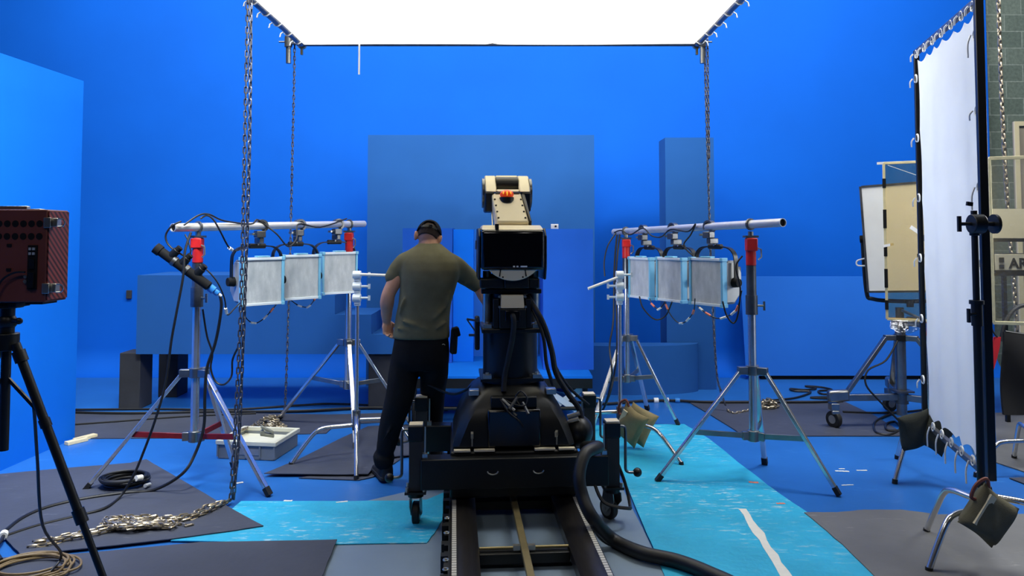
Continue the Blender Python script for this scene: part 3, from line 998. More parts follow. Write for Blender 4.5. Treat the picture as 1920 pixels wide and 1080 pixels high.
def sandbag(label, loc, rots, size, m, group, strap=None, seed=0, handle=None):
    T = thing('sandbag', label, 'sandbag', loc, 0, group)
    R = Euler(rots).to_matrix()
    f = lambda p: R @ p
    part('bag', bag_mesh(*size, seed=seed).moved(f), m, T, smooth=60)
    w, h, t = size
    if strap:
        part('strap', MB().box((-w * 0.32, -t * 0.40, 0), (0.035, 0.012, h * 0.7)).moved(f), strap, T)
    if handle:
        pts = smooth_pts([(-w * 0.3, 0, h * 0.42), (-w * 0.52, -0.01, h * 0.58), (-w * 0.66, -0.01, h * 0.36), (-w * 0.58, 0, h * 0.10), (-w * 0.46, 0, h * 0.10)], 5)
        part('handle', MB().tube(pts, 0.009, 7).moved(f), handle, T)
    return T

sb = S2.location
GB = 'pair of olive sandbags on the grip stand'
c1 = D(1182, 797, 5.63)
sandbag('olive canvas sandbag hanging on the grip stand behind the robot, front one of two', c1, (0.1, math.radians(28), math.radians(-35)), (0.21, 0.27, 0.085), 'canvas_pale', GB, 'timber', 1, 'brown_cord')
c2 = D(1197, 796, 5.80)
sandbag('olive canvas sandbag hanging on the grip stand behind the robot, rear one of two', c2, (-0.05, math.radians(26), math.radians(-20)), (0.22, 0.27, 0.08), 'canvas_pale', GB, None, 2)

# ------------------------------------------------------------------ overhead silk
zf = 3.48
def OH(px, py):
    return G(px, py, zf)
fl, fr_ = OH(566, 78), OH(1300, 84)
yfar = (fl.y + fr_.y) / 2
xl, xr = fl.x - 0.03, fr_.x + 0.03
ynear = 4.35
T = thing('overhead_silk', 'large white overhead silk in a pipe frame, glowing from the lamps above', 'overhead diffuser', ((xl + xr) / 2, yfar, zf))
L = local(T)
R = 0.03
for nm, p, q in (('frame_tube', (xl, ynear, zf), (xl, yfar + 0.09, zf)), ('frame_tube', (xr, ynear, zf), (xr, yfar + 0.09, zf)), ('frame_tube', (xl, yfar, zf), (xr, yfar, zf)), ('frame_tube', (xl, ynear, zf), (xr, ynear, zf))):
    part(nm, MB().cyl(L(p), L(q), R), 'dark_steel', T)
def silk(u, v):
    x, y = xl + 0.045 + (xr - xl - 0.09) * u, ynear + 0.05 + (yfar - ynear - 0.09) * v
    s = 0.10 * (1 - (2 * u - 1) ** 4) * (1 - (2 * v - 1) ** 4)
    wr = 0.006 * math.sin(9 * u + 5 * v) * math.sin(7 * v) + 0.012 * max(0, 1 - abs(u - 0.455 - 0.03 * v) * 60)
    return L((x, y, zf - 0.02 - s + wr))
part('silk_cloth', MB().grid(silk, 60, 48), 'overhead_silk', T, smooth=80)
ties = MB()
for k in range(9):
    y = ynear + 0.2 + (yfar - ynear - 0.3) * k / 8.0
    for x, s in ((xl, 1), (xr, -1)):
        part('tie', MB().tube([L(V((x, y, zf)) + V((s * 0.035 * math.cos(t) + (0.03 * s if abs(t) < 0.4 else 0), 0, 0.035 * math.sin(t)))) for t in [2 * PI * j / 10 for j in range(10)]], 0.006, 5, closed=True).tube([L((x - s * 0.035, y, zf)), L((x - s * 0.06, y - 0.01, zf - 0.02)), L((x - s * 0.065, y - 0.02, zf - 0.055))], 0.006, 5), 'string', T)
p = OH(676, 82)
part('hanging_strap', MB().loft([[L((p.x + dx, yfar + dy, z)) for dx, dy in ((-0.008, -0.034), (0.008, -0.034), (0.008, -0.038), (-0.008, -0.038))] for z in (zf + 0.02, zf - 0.14, zf - 0.31)]), 'string', T)
for px, s in ((541, -1), (1317, 1)):
    p = D(px, 70, yfar - 0.05)
    q = D(px, 119, yfar - 0.05)
    st = part('corner_pipe', MB().cyl(L((p.x, p.y, zf + 0.02)), L(q), 0.024), 'steel', T)
    xx = xl if s < 0 else xr
    part('corner_clamp', MB().cyl(L((p.x, p.y, zf - 0.05)), L((p.x, p.y, zf + 0.05)), 0.036).beam(L((p.x, p.y, zf)), L((xx, p.y, zf)), 0.05, 0.05).cyl(L((xx, p.y - 0.03, zf)), L((xx, p.y + 0.03, zf)), 0.042).cyl(L((p.x + s * 0.03, p.y, zf)), L((p.x + s * 0.09, p.y, zf)), 0.008), 'dark_steel', st)
    part('end_fitting', MB().cyl(L((xx, yfar + 0.03, zf)), L((xx, yfar + 0.07, zf)), 0.045).beam(L((xx, yfar + 0.05, zf - 0.03)), L((xx, yfar + 0.05, zf - 0.10)), 0.02, 0.03), 'gold', T)

# ------------------------------------------------------------------ chains
def chain_mesh(mb, path, link=0.046, wire=0.0045, wid=0.017, roll=0.0, nseg=10, nw=5):
    path = [V(p) for p in path]
    acc = [0.0]
    for i in range(1, len(path)):
        acc.append(acc[-1] + (path[i] - path[i - 1]).length)
    pitch = link - 2.4 * wire
    n = max(1, int(acc[-1] / pitch))
    i = 0
    for k in range(n):
        t = (k + 0.5) * pitch
        while i < len(acc) - 2 and acc[i + 1] < t:
            i += 1
        seg = acc[i + 1] - acc[i]
        c = path[i].lerp(path[i + 1], (t - acc[i]) / seg if seg > 0 else 0)
        d = (path[i + 1] - path[i]).normalized()
        u = V((1, 0.3, 0)) if abs(d.z) > 0.6 else V((0, 0, 1))
        u = (u - d * u.dot(d)).normalized()
        w = d.cross(u)
        a = roll + (PI / 2 if k % 2 else 0) + random.uniform(-0.3, 0.3)
        x = u * math.cos(a) + w * math.sin(a)
        hl, r = link / 2 - wid / 2, wid / 2 - wire
        pts = []
        for j in range(nseg):
            th = 2 * PI * j / nseg + PI / nseg
            pts.append(c + x * (math.cos(th) * (r + wire * 0.5)) + d * (math.sin(th) * (r + wire * 0.5) + (hl if math.sin(th) > 0 else -hl)))
        mb.tube(pts, wire, nw, closed=True)
    return mb

def heap_path(c, rx, ry, h, n, seed, z0=0.012):
    rnd = random.Random(seed)
    out = []
    a = 0.0
    for k in range(n):
        a += rnd.uniform(0.5, 1.5)
        f = k / n
        r = math.sqrt(rnd.random()) * (1 - 0.75 * f) + 0.05
        out.append(V((c[0] + rx * r * math.cos(a), c[1] + ry * r * math.sin(a), c[2] + z0 + h * f * max(0, (1 - r * r)))))
    return smooth_pts(out, 3)

# double chain at the left, with its slack lying on the grey mat
mb = MB()
yt = 4.66
top1, top2 = D(466, -60, yt), D(471, -60, yt)
end = G(432, 938, 0.03)
m1 = [top1, D(459, 260, yt), D(452, 560, yt), D(441, 800, yt - 0.01), D(435, 900, yt - 0.05), end]
m2 = [top2, D(468, 260, yt + 0.02), D(459, 560, yt + 0.02), D(449, 800, yt + 0.01), D(441, 900, yt - 0.04), end + V((0.02, 0, 0))]
chain_mesh(mb, smooth_pts(m1, 8), 0.05, 0.0050, 0.021)
chain_mesh(mb, smooth_pts(m2, 8), 0.05, 0.0050, 0.021, roll=0.8)
CH1 = thing('hoist_chain', 'double strand of chain at the left, its slack lying on the grey mat', 'chain', G(432, 938, 0.02), 0, 'hoist chains')
L1 = local(CH1)
part('hanging_strand', mb.moved(L1), 'chain_dark', CH1)
mb = MB()
route = [(432, 938), (395, 955), (350, 968), (300, 978), (250, 982), (200, 992), (140, 1006), (90, 1016), (48, 1020)]
for s in range(3):
    rnd = random.Random(40 + s)
    pts = [G(x + rnd.uniform(-9, 9), y + (s - 1.0) * (4.5 if x < 400 else 1.2) + rnd.uniform(-3, 3), 0.024 + (0.012 if s % 2 else 0.0)) for x, y in route]
    chain_mesh(mb, smooth_pts(pts, 5), 0.056, 0.0056, 0.026, roll=rnd.uniform(0, 3))
for s in range(3):
    rnd = random.Random(90 + s)
    pts = [G(rnd.uniform(190, 330), rnd.uniform(968, 990), 0.03 + 0.02 * rnd.random()) for _ in range(16)]
    pts.sort(key=lambda p: p.x + rnd.uniform(-0.25, 0.25))
    chain_mesh(mb, smooth_pts(pts, 4), 0.056, 0.0056, 0.026, roll=s)
pts = [G(300, 974, 0.03), G(330, 981, 0.026), G(352, 985, 0.024), G(366, 979, 0.024)]
chain_mesh(mb, smooth_pts(pts, 4), 0.05, 0.0050, 0.021)
part('slack', mb.moved(L1), 'chain_steel', CH1)

# far left chain falling into the crate
mb = MB()
yc = yfar - 0.02
pc = [D(553, -40, yc), D(552, 120, yc), D(548, 300, yc), D(543, 520, yc), D(537, 700, yc), D(534, 770, yc)]
CH2 = thing('hoist_chain', 'single chain from the far left corner of the overhead silk to the crate', 'chain', G(534, 778), 0, 'hoist chains')
L2 = local(CH2)
chain_mesh(mb, smooth_pts(pc, 8), 0.05, 0.0052, 0.021)
part('hanging_strand', mb.moved(L2), 'chain_dark', CH2)
mb = MB()
tail = [D(534, 772, yc), G(524, 780, 0.05), G(505, 788, 0.09), G(490, 798, 0.14)]
tail2 = [G(505, 782, 0.03), G(490, 787, 0.1), G(470, 800, 0.12), G(452, 806, 0.14)]
chain_mesh(mb, smooth_pts(tail, 6), 0.05, 0.0052, 0.021)
chain_mesh(mb, smooth_pts(tail2, 6), 0.05, 0.0052, 0.021)
hc = G(492, 822, 0.06)
chain_mesh(mb, heap_path((hc.x, hc.y + 0.17, 0.088), 0.15, 0.08, 0.10, 80, 5), 0.05, 0.0052, 0.021)
part('slack', mb.moved(L2), 'chain_steel', CH2)

# right chain with its slack on the mat
mb = MB()
pc = [D(1321, -40, yc), D(1322, 120, yc), D(1327, 300, yc), D(1334, 520, yc), D(1343, 690, yc), D(1352, 735, yc), D(1362, 765, yc)]
pc2 = [D(1327, -40, yc), D(1327, 120, yc), D(1330, 300, yc)]
CH3 = thing('hoist_chain', 'single chain hanging before the tall narrow column at the right', 'chain', G(1365, 770), 0, 'hoist chains')
L3 = local(CH3)
chain_mesh(mb, smooth_pts(pc, 8), 0.05, 0.0052, 0.021)
chain_mesh(mb, smooth_pts(pc2, 8), 0.05, 0.0052, 0.021)
part('hanging_strand', mb.moved(L3), 'chain_dark', CH3)
mb = MB()
chain_mesh(mb, smooth_pts([G(1363, 768, 0.02), G(1375, 774, 0.015), G(1395, 771, 0.015), G(1415, 766, 0.015), G(1430, 764, 0.02)], 5), 0.05, 0.0052, 0.021)
hc = G(1438, 764, 0.01)
chain_mesh(mb, heap_path((hc.x, hc.y, 0.004), 0.17, 0.10, 0.08, 36, 9), 0.05, 0.0052, 0.021)
part('slack', mb.moved(L3), 'chain_steel', CH3)

# chain against the block wall at the right
mb = MB()
chain_mesh(mb, smooth_pts([D(1871, -40, 8.0), D(1878, 180, 8.0), D(1890, 400, 8.0), D(1903, 560, 8.0), D(1912, 760, 8.0)], 8), 0.075, 0.011, 0.04)
solo('hoist_chain', mb, 'chain_steel', 'pale chain hanging before the concrete block wall', 'chain', 'hoist chains')

# ------------------------------------------------------------------ crate
p0, p1 = G(425, 862), G(528, 862)
cw = p1.x - p0.x
CR = thing('plastic_crate', 'shallow grey plastic crate holding the heap of chain', 'crate', (p0.x + cw / 2 - 0.06, p0.y, 0.0), math.radians(-8))
cw, cd, chh = 0.44, 0.40, 0.135
mb = MB()
t = 0.012
mb.bz(-cw / 2, cw / 2, 0, cd, 0.004, 0.018)
mb.bz(-cw / 2, cw / 2, 0, t, 0.018, chh - 0.03).bz(-cw / 2, cw / 2, cd - t, cd, 0.018, chh - 0.03)
mb.bz(-cw / 2, -cw / 2 + t, t, cd - t, 0.018, chh - 0.03).bz(cw / 2 - t, cw / 2, t, cd - t, 0.018, chh - 0.03)
part('bin', mb, 'crate_grey', CR)
mb = MB()
e = 0.014
mb.bz(-cw / 2 - e, cw / 2 + e, -e, t, chh - 0.03, chh).bz(-cw / 2 - e, cw / 2 + e, cd - t, cd + e, chh - 0.03, chh)
mb.bz(-cw / 2 - e, -cw / 2 + t, t, cd - t, chh - 0.03, chh).bz(cw / 2 - t, cw / 2 + e, t, cd - t, chh - 0.03, chh)
part('rim', mb, 'crate_cream', CR, bevel=0.003)
mb = MB()
for k in range(5):
    x = -cw / 2 + cw * k / 4
    mb.bz(x - 0.006, x + 0.006, -0.010, 0.0, 0.018, chh - 0.031)
pieces('rib', mb, 'crate_grey', CR)
part('liner', MB().bz(-cw / 2 + t + 0.001, cw / 2 - t - 0.001, t + 0.001, cd - t - 0.001, 0.0185, 0.085), 'crate_cream', CR)
part('label_panel', MB().bz(-0.06, 0.10, -0.004, -0.001, 0.035, 0.08), 'lamp_grey', CR)
part('mark', MB().bz(-0.12, -0.085, -0.004, -0.001, 0.04, 0.075), 'black_matte', CR)
L = local(CR)
q = V((CR.location.x + 0.13, CR.location.y + 0.07, 0.15))
K = thing('cable_clip', 'grey green plastic clip lying on the rim of the crate', 'clip', q, 0.4)
part('jaw', MB().box((0, 0, 0.012), (0.10, 0.045, 0.022), (0, 0.25, 0)).box((0.0, 0, 0.05), (0.10, 0.045, 0.018), (0, 0.55, 0)), 'khaki', K, bevel=0.004)
part('spring', MB().cyl((-0.035, -0.024, 0.034), (-0.035, 0.024, 0.034), 0.016), 'khaki', K)

# ------------------------------------------------------------------ camera robot on its track
YAW = math.radians(4.4)
RX, RY = -0.012, 4.72
TR = thing('camera_track', 'dark twin-rail camera track with ruler strips running towards the viewer', 'track', (RX, RY, 0), YAW)
y0, y1 = -2.4, 0.75
for s in (-1, 1):
    r = part('rail', MB().prism([(s * 0.225, 0.05), (s * 0.365, 0.05), (s * 0.365, 0.13), (s * 0.33, 0.135), (s * 0.29, 0.135), (s * 0.245, 0.118), (s * 0.225, 0.10)], 'y', y0, y1), 'rail', TR)
    part('ruler_strip', MB().bz(s * 0.336, s * 0.358, y0, y1, 0.134, 0.137), 'ruler', r)
    part('foot_strip', MB().bz(s * 0.24, s * 0.35, y0, y1, 0.012, 0.0495), 'black', r)
part('centre_bar', MB().bz(-0.018, 0.018, y0, y1, 0.085, 0.112), 'gold', TR, bevel=0.003)
for y in (-0.93, -1.30, -0.20, 0.55, -1.70, -2.1):
    big = y in (-0.20, 0.55, -0.93, -1.70)
    if big:
        part('cross_member', MB().bz(-0.225, 0.225, y - 0.045, y + 0.045, 0.03, 0.082), 'black', TR, bevel=0.004)
    if y in (-0.93, -1.30, -1.70, -2.1):
        for s in (-1, 1):
            t = part('tie_rod', MB().cyl((s * 0.05, y - 0.01, 0.098), (s * 0.222, y - 0.01, 0.098), 0.007), 'gold', TR)
            part('rod_end', MB().bz(s * 0.019, s * 0.055, y - 0.024, y + 0.004, 0.086, 0.110), 'silver_paint', t)
    if not big:
        part('cross_member', MB().bz(-0.225, 0.225, y - 0.02, y + 0.06, 0.012, 0.05), 'black', TR, bevel=0.004)
tm = MB()
k = 0
y = y0 + 0.03
while y < y1 - 0.02:
    w = 0.030 if k % 3 else 0.045
    tm.bz(-0.366 - w, -0.366, y, y + 0.045, 0.04 if k % 2 else 0.06, 0.12 if k % 2 else 0.10)
    y += 0.062
    k += 1
tm.bz(-0.376, -0.366, y0, y1, 0.03, 0.126)
gr = part('gear_rack', tm, 'black', TR)
bm_ = MB()
for y in (-1.52, -1.42, -1.22, -1.12, -0.8, -0.6):
    bm_.tube([V((-0.385 + 0.012 * math.cos(t), y + 0.012 * math.sin(t), 0.126)) for t in [2 * PI * j / 12 for j in range(12)]], 0.004, 6, closed=True)
pieces('rack_bolt', bm_, 'silver_paint', gr)

RB_ = thing('camera_robot', 'large black and cream motion control camera robot seen from behind', 'camera robot', (RX, RY, 0), YAW)
# chassis on the rails
part('chassis', MB().bz(-0.37, 0.37, -0.36, 0.36, 0.142, 0.405), 'black', RB_, bevel=0.012)
for y in (-0.375, 0.375):
    part('cross_beam', MB().bz(-0.535, 0.535, y - 0.055, y + 0.055, 0.215, 0.385), 'black', RB_, bevel=0.006)
lip = MB()
for x0, x1 in ((-0.35, -0.255), (-0.235, -0.115), (0.115, 0.235), (0.255, 0.35)):
    lip.bz(x0, x1, -0.37, -0.34, 0.4055, 0.418)
pieces('hood_lip', lip, 'cream', RB_, bevel=0.002)
hk = MB()
for x in (-0.13, 0.13):
    hk.tube([V((x + 0.03 * math.cos(t), -0.434, 0.315 + 0.018 * math.sin(t))) for t in [PI + PI * j / 8 for j in range(9)]], 0.004, 6)
pieces('finger_hole', hk, 'silver_paint', RB_)
# hood
def oct_ring(hx, hy, z, c=0.22):
    cx, cy = hx * c, hy * c
    return [(hx, -hy + cy, z), (hx, hy - cy, z), (hx - cx, hy, z), (-hx + cx, hy, z), (-hx, hy - cy, z), (-hx, -hy + cy, z), (-hx + cx, -hy, z), (hx - cx, -hy, z)]
rings = [oct_ring(0.358, 0.34, 0.418, 0.1), oct_ring(0.345, 0.335, 0.47, 0.12), oct_ring(0.315, 0.315, 0.56, 0.16), oct_ring(0.275, 0.285, 0.64, 0.22), oct_ring(0.235, 0.25, 0.70, 0.28), oct_ring(0.195, 0.215, 0.735, 0.34), oct_ring(0.175, 0.19, 0.745, 0.4)]
hood = part('hood', MB().loft(rings), 'black', RB_, bevel=0.01)
pn = part('control_panel', MB().loft([[(-0.155, -0.35, 0.42), (0.155, -0.35, 0.42), (0.155, -0.25, 0.42), (-0.155, -0.25, 0.42)], [(-0.155, -0.348, 0.635), (0.155, -0.348, 0.635), (0.155, -0.24, 0.635), (-0.155, -0.24, 0.635)]]), 'black_gloss', hood, bevel=0.012)
part('connector_tray', MB().bz(-0.135, 0.135, -0.305, -0.2, 0.635, 0.70), 'black', hood, bevel=0.006)
cn = MB()
for (x, dx, z) in ((-0.07, 0.07, 0.69), (-0.05, 0.06, 0.66), (0.02, -0.05, 0.70), (0.05, 0.03, 0.67)):
    cn.cyl((x, -0.31, z), (x + dx, -0.35, z - 0.06), 0.009, 0.012, 8)
pieces('plug', cn, 'dark_steel', hood)
cb = MB()
cb.tube(smooth_pts([(-0.06, -0.31, 0.69), (0.0, -0.34, 0.665), (0.06, -0.345, 0.66), (0.075, -0.33, 0.70), (0.04, -0.31, 0.735), (0.01, -0.31, 0.70), (0.03, -0.33, 0.66)], 5), 0.005, 6)
cb.tube(smooth_pts([(-0.08, -0.31, 0.69), (-0.03, -0.36, 0.62), (0.02, -0.362, 0.58), (0.05, -0.358, 0.54)], 5), 0.006, 6)
pieces('looped_wire', cb, 'cable', hood)
lt = MB()
for x in (-0.245, 0.245):
    lt.box((x, -0.345, 0.495), (0.014, 0.03, 0.03), (0.2, 0, -0.35 if x > 0 else 0))
    lt.box((x, -0.348, 0.46), (0.008, 0.02, 0.05), (0.2, 0, 0))
pieces('latch', lt, 'silver_paint', hood)
sh = MB()
for s in (-1, 1):
    sh.bz(s * 0.20, s * 0.262, -0.22, -0.16, 0.692, 0.726)
pieces('side_bracket', sh, 'silver_paint', hood, bevel=0.004)
# column
part('column_foot', MB().cyl((0, 0, 0.745), (0, 0, 0.765), 0.186, n=40).bz(-0.19, 0.19, -0.185, 0.185, 0.765, 0.782), 'black', RB_)
part('column', MB().cyl((0, 0, 0.782), (0, 0, 1.055), 0.170, n=48), 'black', RB_)
fl = part('column_flange', MB().bz(-0.185, 0.185, -0.19, 0.19, 1.055, 1.085), 'black', RB_, bevel=0.008)
bl = MB()
for s in (-1, 1):
    for z in (0.783, 1.086):
        bl.bz(s * 0.125, s * 0.175, -0.18, -0.13, z, z + 0.022)
        bl.cyl((s * 0.15, -0.155, z + 0.022), (s * 0.15, -0.155, z + 0.034), 0.012, n=6)
pieces('bolt_block', bl, 'silver_paint', fl)
# turret
part('turret_drum', MB().cyl((0, 0.03, 1.086), (0, 0.03, 1.40), 0.145, n=40), 'black', RB_)
for s in (-1, 1):
    part('piston', MB().cyl((s * 0.148, -0.05, 1.108), (s * 0.148, -0.05, 1.425), 0.026, n=18), 'silver_paint', RB_)
    part('side_plate', MB().bz(s * 0.082, s * 0.115, -0.19, -0.06, 1.086, 1.262), 'black', RB_, bevel=0.004)
mb = MB().bz(-0.081, 0.081, -0.215, -0.09, 1.086, 1.205)
part('motor_box', mb, 'black', RB_, bevel=0.006)
part('cable_gland', MB().bz(-0.045, 0.045, -0.224, -0.215, 1.13, 1.195), 'black_gloss', RB_, bevel=0.004)
part('cover_plate', MB().loft([[(-0.072, -0.205, 1.207), (0.072, -0.205, 1.207), (0.072, -0.12, 1.207), (-0.072, -0.12, 1.207)], [(-0.068, -0.178, 1.285), (0.068, -0.178, 1.285), (0.068, -0.12, 1.285), (-0.068, -0.12, 1.285)]]), 'cream', RB_, bevel=0.004)
rv = MB()
for s in (-1, 1):
    for z, y in ((1.215, -0.206), (1.275, -0.188)):
        rv.cyl((s * 0.078, y + 0.02, z), (s * 0.078, y - 0.006, z), 0.008, n=10)
pieces('rivet', rv, 'silver_paint', RB_)
part('clamp_band', MB().cyl((0, 0.03, 1.285), (0, 0.03, 1.318), 0.152, n=40).bz(-0.185, 0.185, -0.12, -0.03, 1.288, 1.316), 'black', RB_, bevel=0.004)
part('lower_block', MB().bz(-0.195, -0.05, -0.19, -0.06, 1.325, 1.385).bz(-0.05, 0.10, -0.20, -0.06, 1.325, 1.405).bz(0.10, 0.165, -0.19, -0.06, 1.325, 1.385), 'black', RB_, bevel=0.008)
part('tail_tube', MB().tube(smooth_pts([(0, -0.22, 1.165), (0, -0.245, 1.16), (0.004, -0.25, 1.12), (-0.005, -0.24, 1.03), (-0.03, -0.222, 0.90), (-0.05, -0.222, 0.80), (-0.055, -0.24, 0.72)], 6), 0.0165, 10), 'rubber', RB_)
# left hand bracket
bk = part('hand_bracket', MB().bz(-0.225, -0.195, -0.15, -0.10, 0.95, 1.155), 'black', RB_, bevel=0.01)
part('hand_lever', MB().beam((-0.21, -0.155, 1.13), (-0.275, -0.16, 1.14), 0.012, 0.012).beam((-0.275, -0.16, 1.14), (-0.225, -0.16, 1.07), 0.008, 0.008).cyl((-0.21, -0.15, 1.135), (-0.21, -0.165, 1.135), 0.014, n=12).beam((-0.225, -0.13, 1.04), (-0.262, -0.13, 1.04), 0.014, 0.014), 'dark_steel', bk)
# shoulder joint
part('joint_disc', MB().prism([(0.192 * math.cos(t), 1.565 + 0.192 * math.sin(t)) for t in [PI * (1.1 + 0.8 * k / 30) for k in range(31)]], 'y', -0.225, 0.20), 'cream', RB_, bevel=0.003)
ds = MB()
for x in (-0.08, 0.08):
    ds.beam((x, -0.226, 1.40), (x * 0.9, -0.226, 1.45), 0.006, 0.008)
    ds.cyl((x * 0.75, -0.222, 1.396), (x * 0.75, -0.229, 1.396), 0.005, n=8)
pieces('joint_seam', ds, 'black_matte', RB_)
body = part('shoulder_cover', MB().bz(-0.192, 0.192, -0.24, 0.215, 1.437, 1.678), 'black_gloss', RB_, bevel=0.02)
mb = MB()
for s in (-1, 1):
    mb.prism([(-0.17, 1.375), (0.17, 1.375), (0.195, 1.45), (0.195, 1.64), (0.15, 1.69), (-0.15, 1.69), (-0.215, 1.64), (-0.215, 1.45)], 'x', s * 0.1925, s * 0.208)
pieces('side_shell', mb, 'black', body, bevel=0.012)
part('top_cap', MB().loft([[(-0.190, -0.225, 1.6785), (0.190, -0.225, 1.6785), (0.186, 0.2, 1.6785), (-0.186, 0.2, 1.6785)], [(-0.182, -0.12, 1.708), (0.182, -0.12, 1.708), (0.178, 0.19, 1.708), (-0.178, 0.19, 1.708)]]), 'cream', body, bevel=0.008)
pieces('label_strip', MB().bz(0.045, 0.085, -0.242, -0.2402, 1.455, 1.464).bz(0.0, 0.012, -0.242, -0.2402, 1.455, 1.464).bz(0.02, 0.032, -0.242, -0.2402, 1.455, 1.464), 'white', body)
part('hinge_tab', MB().bz(-0.222, -0.213, -0.12, -0.08, 1.56, 1.615), 'lamp_grey', body)
part('cap_gap', MB().bz(-0.105, -0.085, -0.228, -0.150, 1.68, 1.714), 'black_matte', body)
# arm link leaning away with the beacon
def link_pt(x, t, n):
    """t along the link from bottom (0) to top (1), n out of its face"""
    a, b = V((0, -0.02, 1.70)), V((0, 0.22, 1.905))
    d = (b - a)
    nn = V((0, -d.z, d.y)).normalized()
    return a + d * t + nn * n + V((x, 0, 0))
lk = part('arm_link', MB().loft([[link_pt(-0.088, 0, 0.04), link_pt(0.118, 0, 0.04), link_pt(0.118, 0, -0.06), link_pt(-0.088, 0, -0.06)], [link_pt(-0.11, 0.95, 0.04), link_pt(0.085, 0.95, 0.04), link_pt(0.085, 0.95, -0.06), link_pt(-0.11, 0.95, -0.06)]]), 'cream', RB_, bevel=0.012)
sc = MB()
for t in (0.12, 0.32, 0.52, 0.72):
    for s in (-1, 1):
        c = 0.0135 * (1 - t) - 0.0125 * t
        sc.cyl(link_pt(c + s * 0.085, t, 0.038), link_pt(c + s * 0.085, t, 0.044), 0.0065, n=8)
pieces('screw', sc, 'black_matte', lk)
pieces('trim', MB().loft([[link_pt(0.118, 0.0, 0.044), link_pt(0.134, 0.0, 0.044), link_pt(0.134, 0, -0.06), link_pt(0.118, 0, -0.06)], [link_pt(0.086, 0.9, 0.044), link_pt(0.110, 0.9, 0.044), link_pt(0.110, 0.9, -0.06), link_pt(0.086, 0.9, -0.06)]]).loft([[link_pt(x, t, 0.046) for x, t in ((-0.085, 0.90), (0.075, 0.90), (0.075, 0.95), (-0.085, 0.95))], [link_pt(x, t, 0.036) for x, t in ((-0.085, 0.90), (0.075, 0.90), (0.075, 0.95), (-0.085, 0.95))]]), 'black', lk, bevel=0.006)
bc = link_pt(-0.012, 0.80, 0.05)
be = part('beacon', MB().ball(bc + V((0, -0.01, 0.008)), (0.045, 0.035, 0.032), 18, 10), 'amber', lk)
for q in (-0.022, 0.0, 0.022):
    part('beacon_bar', MB().ball(bc + V((q, -0.040 + 0.25 * abs(q), 0.012)), (0.006, 0.005, 0.016), 10, 8), 'amber_bright', lk)
part('beacon_base', MB().cyl(bc + V((0, 0.0, -0.045)), bc + V((0, 0, -0.008)), 0.047, n=20), 'black', lk)
# top joint
tp = V((-0.002, 0.30, 0))
prof = [(-0.13, 1.93), (0.16, 1.93), (0.16, 2.045), (0.05, 2.05), (0.02, 2.045)]
mb = MB()
for x0, x1 in ((-0.148, -0.075), (0.075, 0.148)):
    mb.prism([(tp.y + y, z) for y, z in prof], 'x', x0, x1)
mb.prism([(tp.y + y, z) for y, z in [(-0.13, 1.93), (0.10, 1.93), (0.10, 1.95), (-0.11, 1.948)]], 'x', -0.075, 0.075)
mb.prism([(tp.y + y, z) for y, z in [(0.01, 2.035), (0.16, 2.03), (0.16, 2.048), (0.03, 2.05)]], 'x', -0.075, 0.075)
tj = part('top_joint', mb, 'cream', RB_, bevel=0.008)
part('joint_barrel', MB().cyl((-0.074, tp.y + 0.01, 1.985), (0.074, tp.y + 0.01, 1.985), 0.052, n=28), 'black', tj)
mb = MB()
for s in (-1, 1):
    mb.prism([(tp.y - 0.11, 1.80), (tp.y + 0.16, 1.80), (tp.y + 0.16, 1.929), (tp.y - 0.135, 1.929)], 'x', s * 0.088, s * 0.152)
pieces('lower_shell', mb, 'black', tj, bevel=0.012)
pieces('side_cover', MB().cyl((-0.166, tp.y + 0.03, 1.93), (-0.149, tp.y + 0.03, 1.93), 0.10, n=30).cyl((0.149, tp.y + 0.03, 1.93), (0.166, tp.y + 0.03, 1.93), 0.10, n=30), 'dark_steel', tj)
pieces('linkage_rod', MB().cyl((-0.105, 0.10, 1.69), (-0.105, tp.y - 0.05, 1.86), 0.006).cyl((-0.088, 0.10, 1.69), (-0.088, tp.y - 0.05, 1.86), 0.006), 'silver_paint', lk)
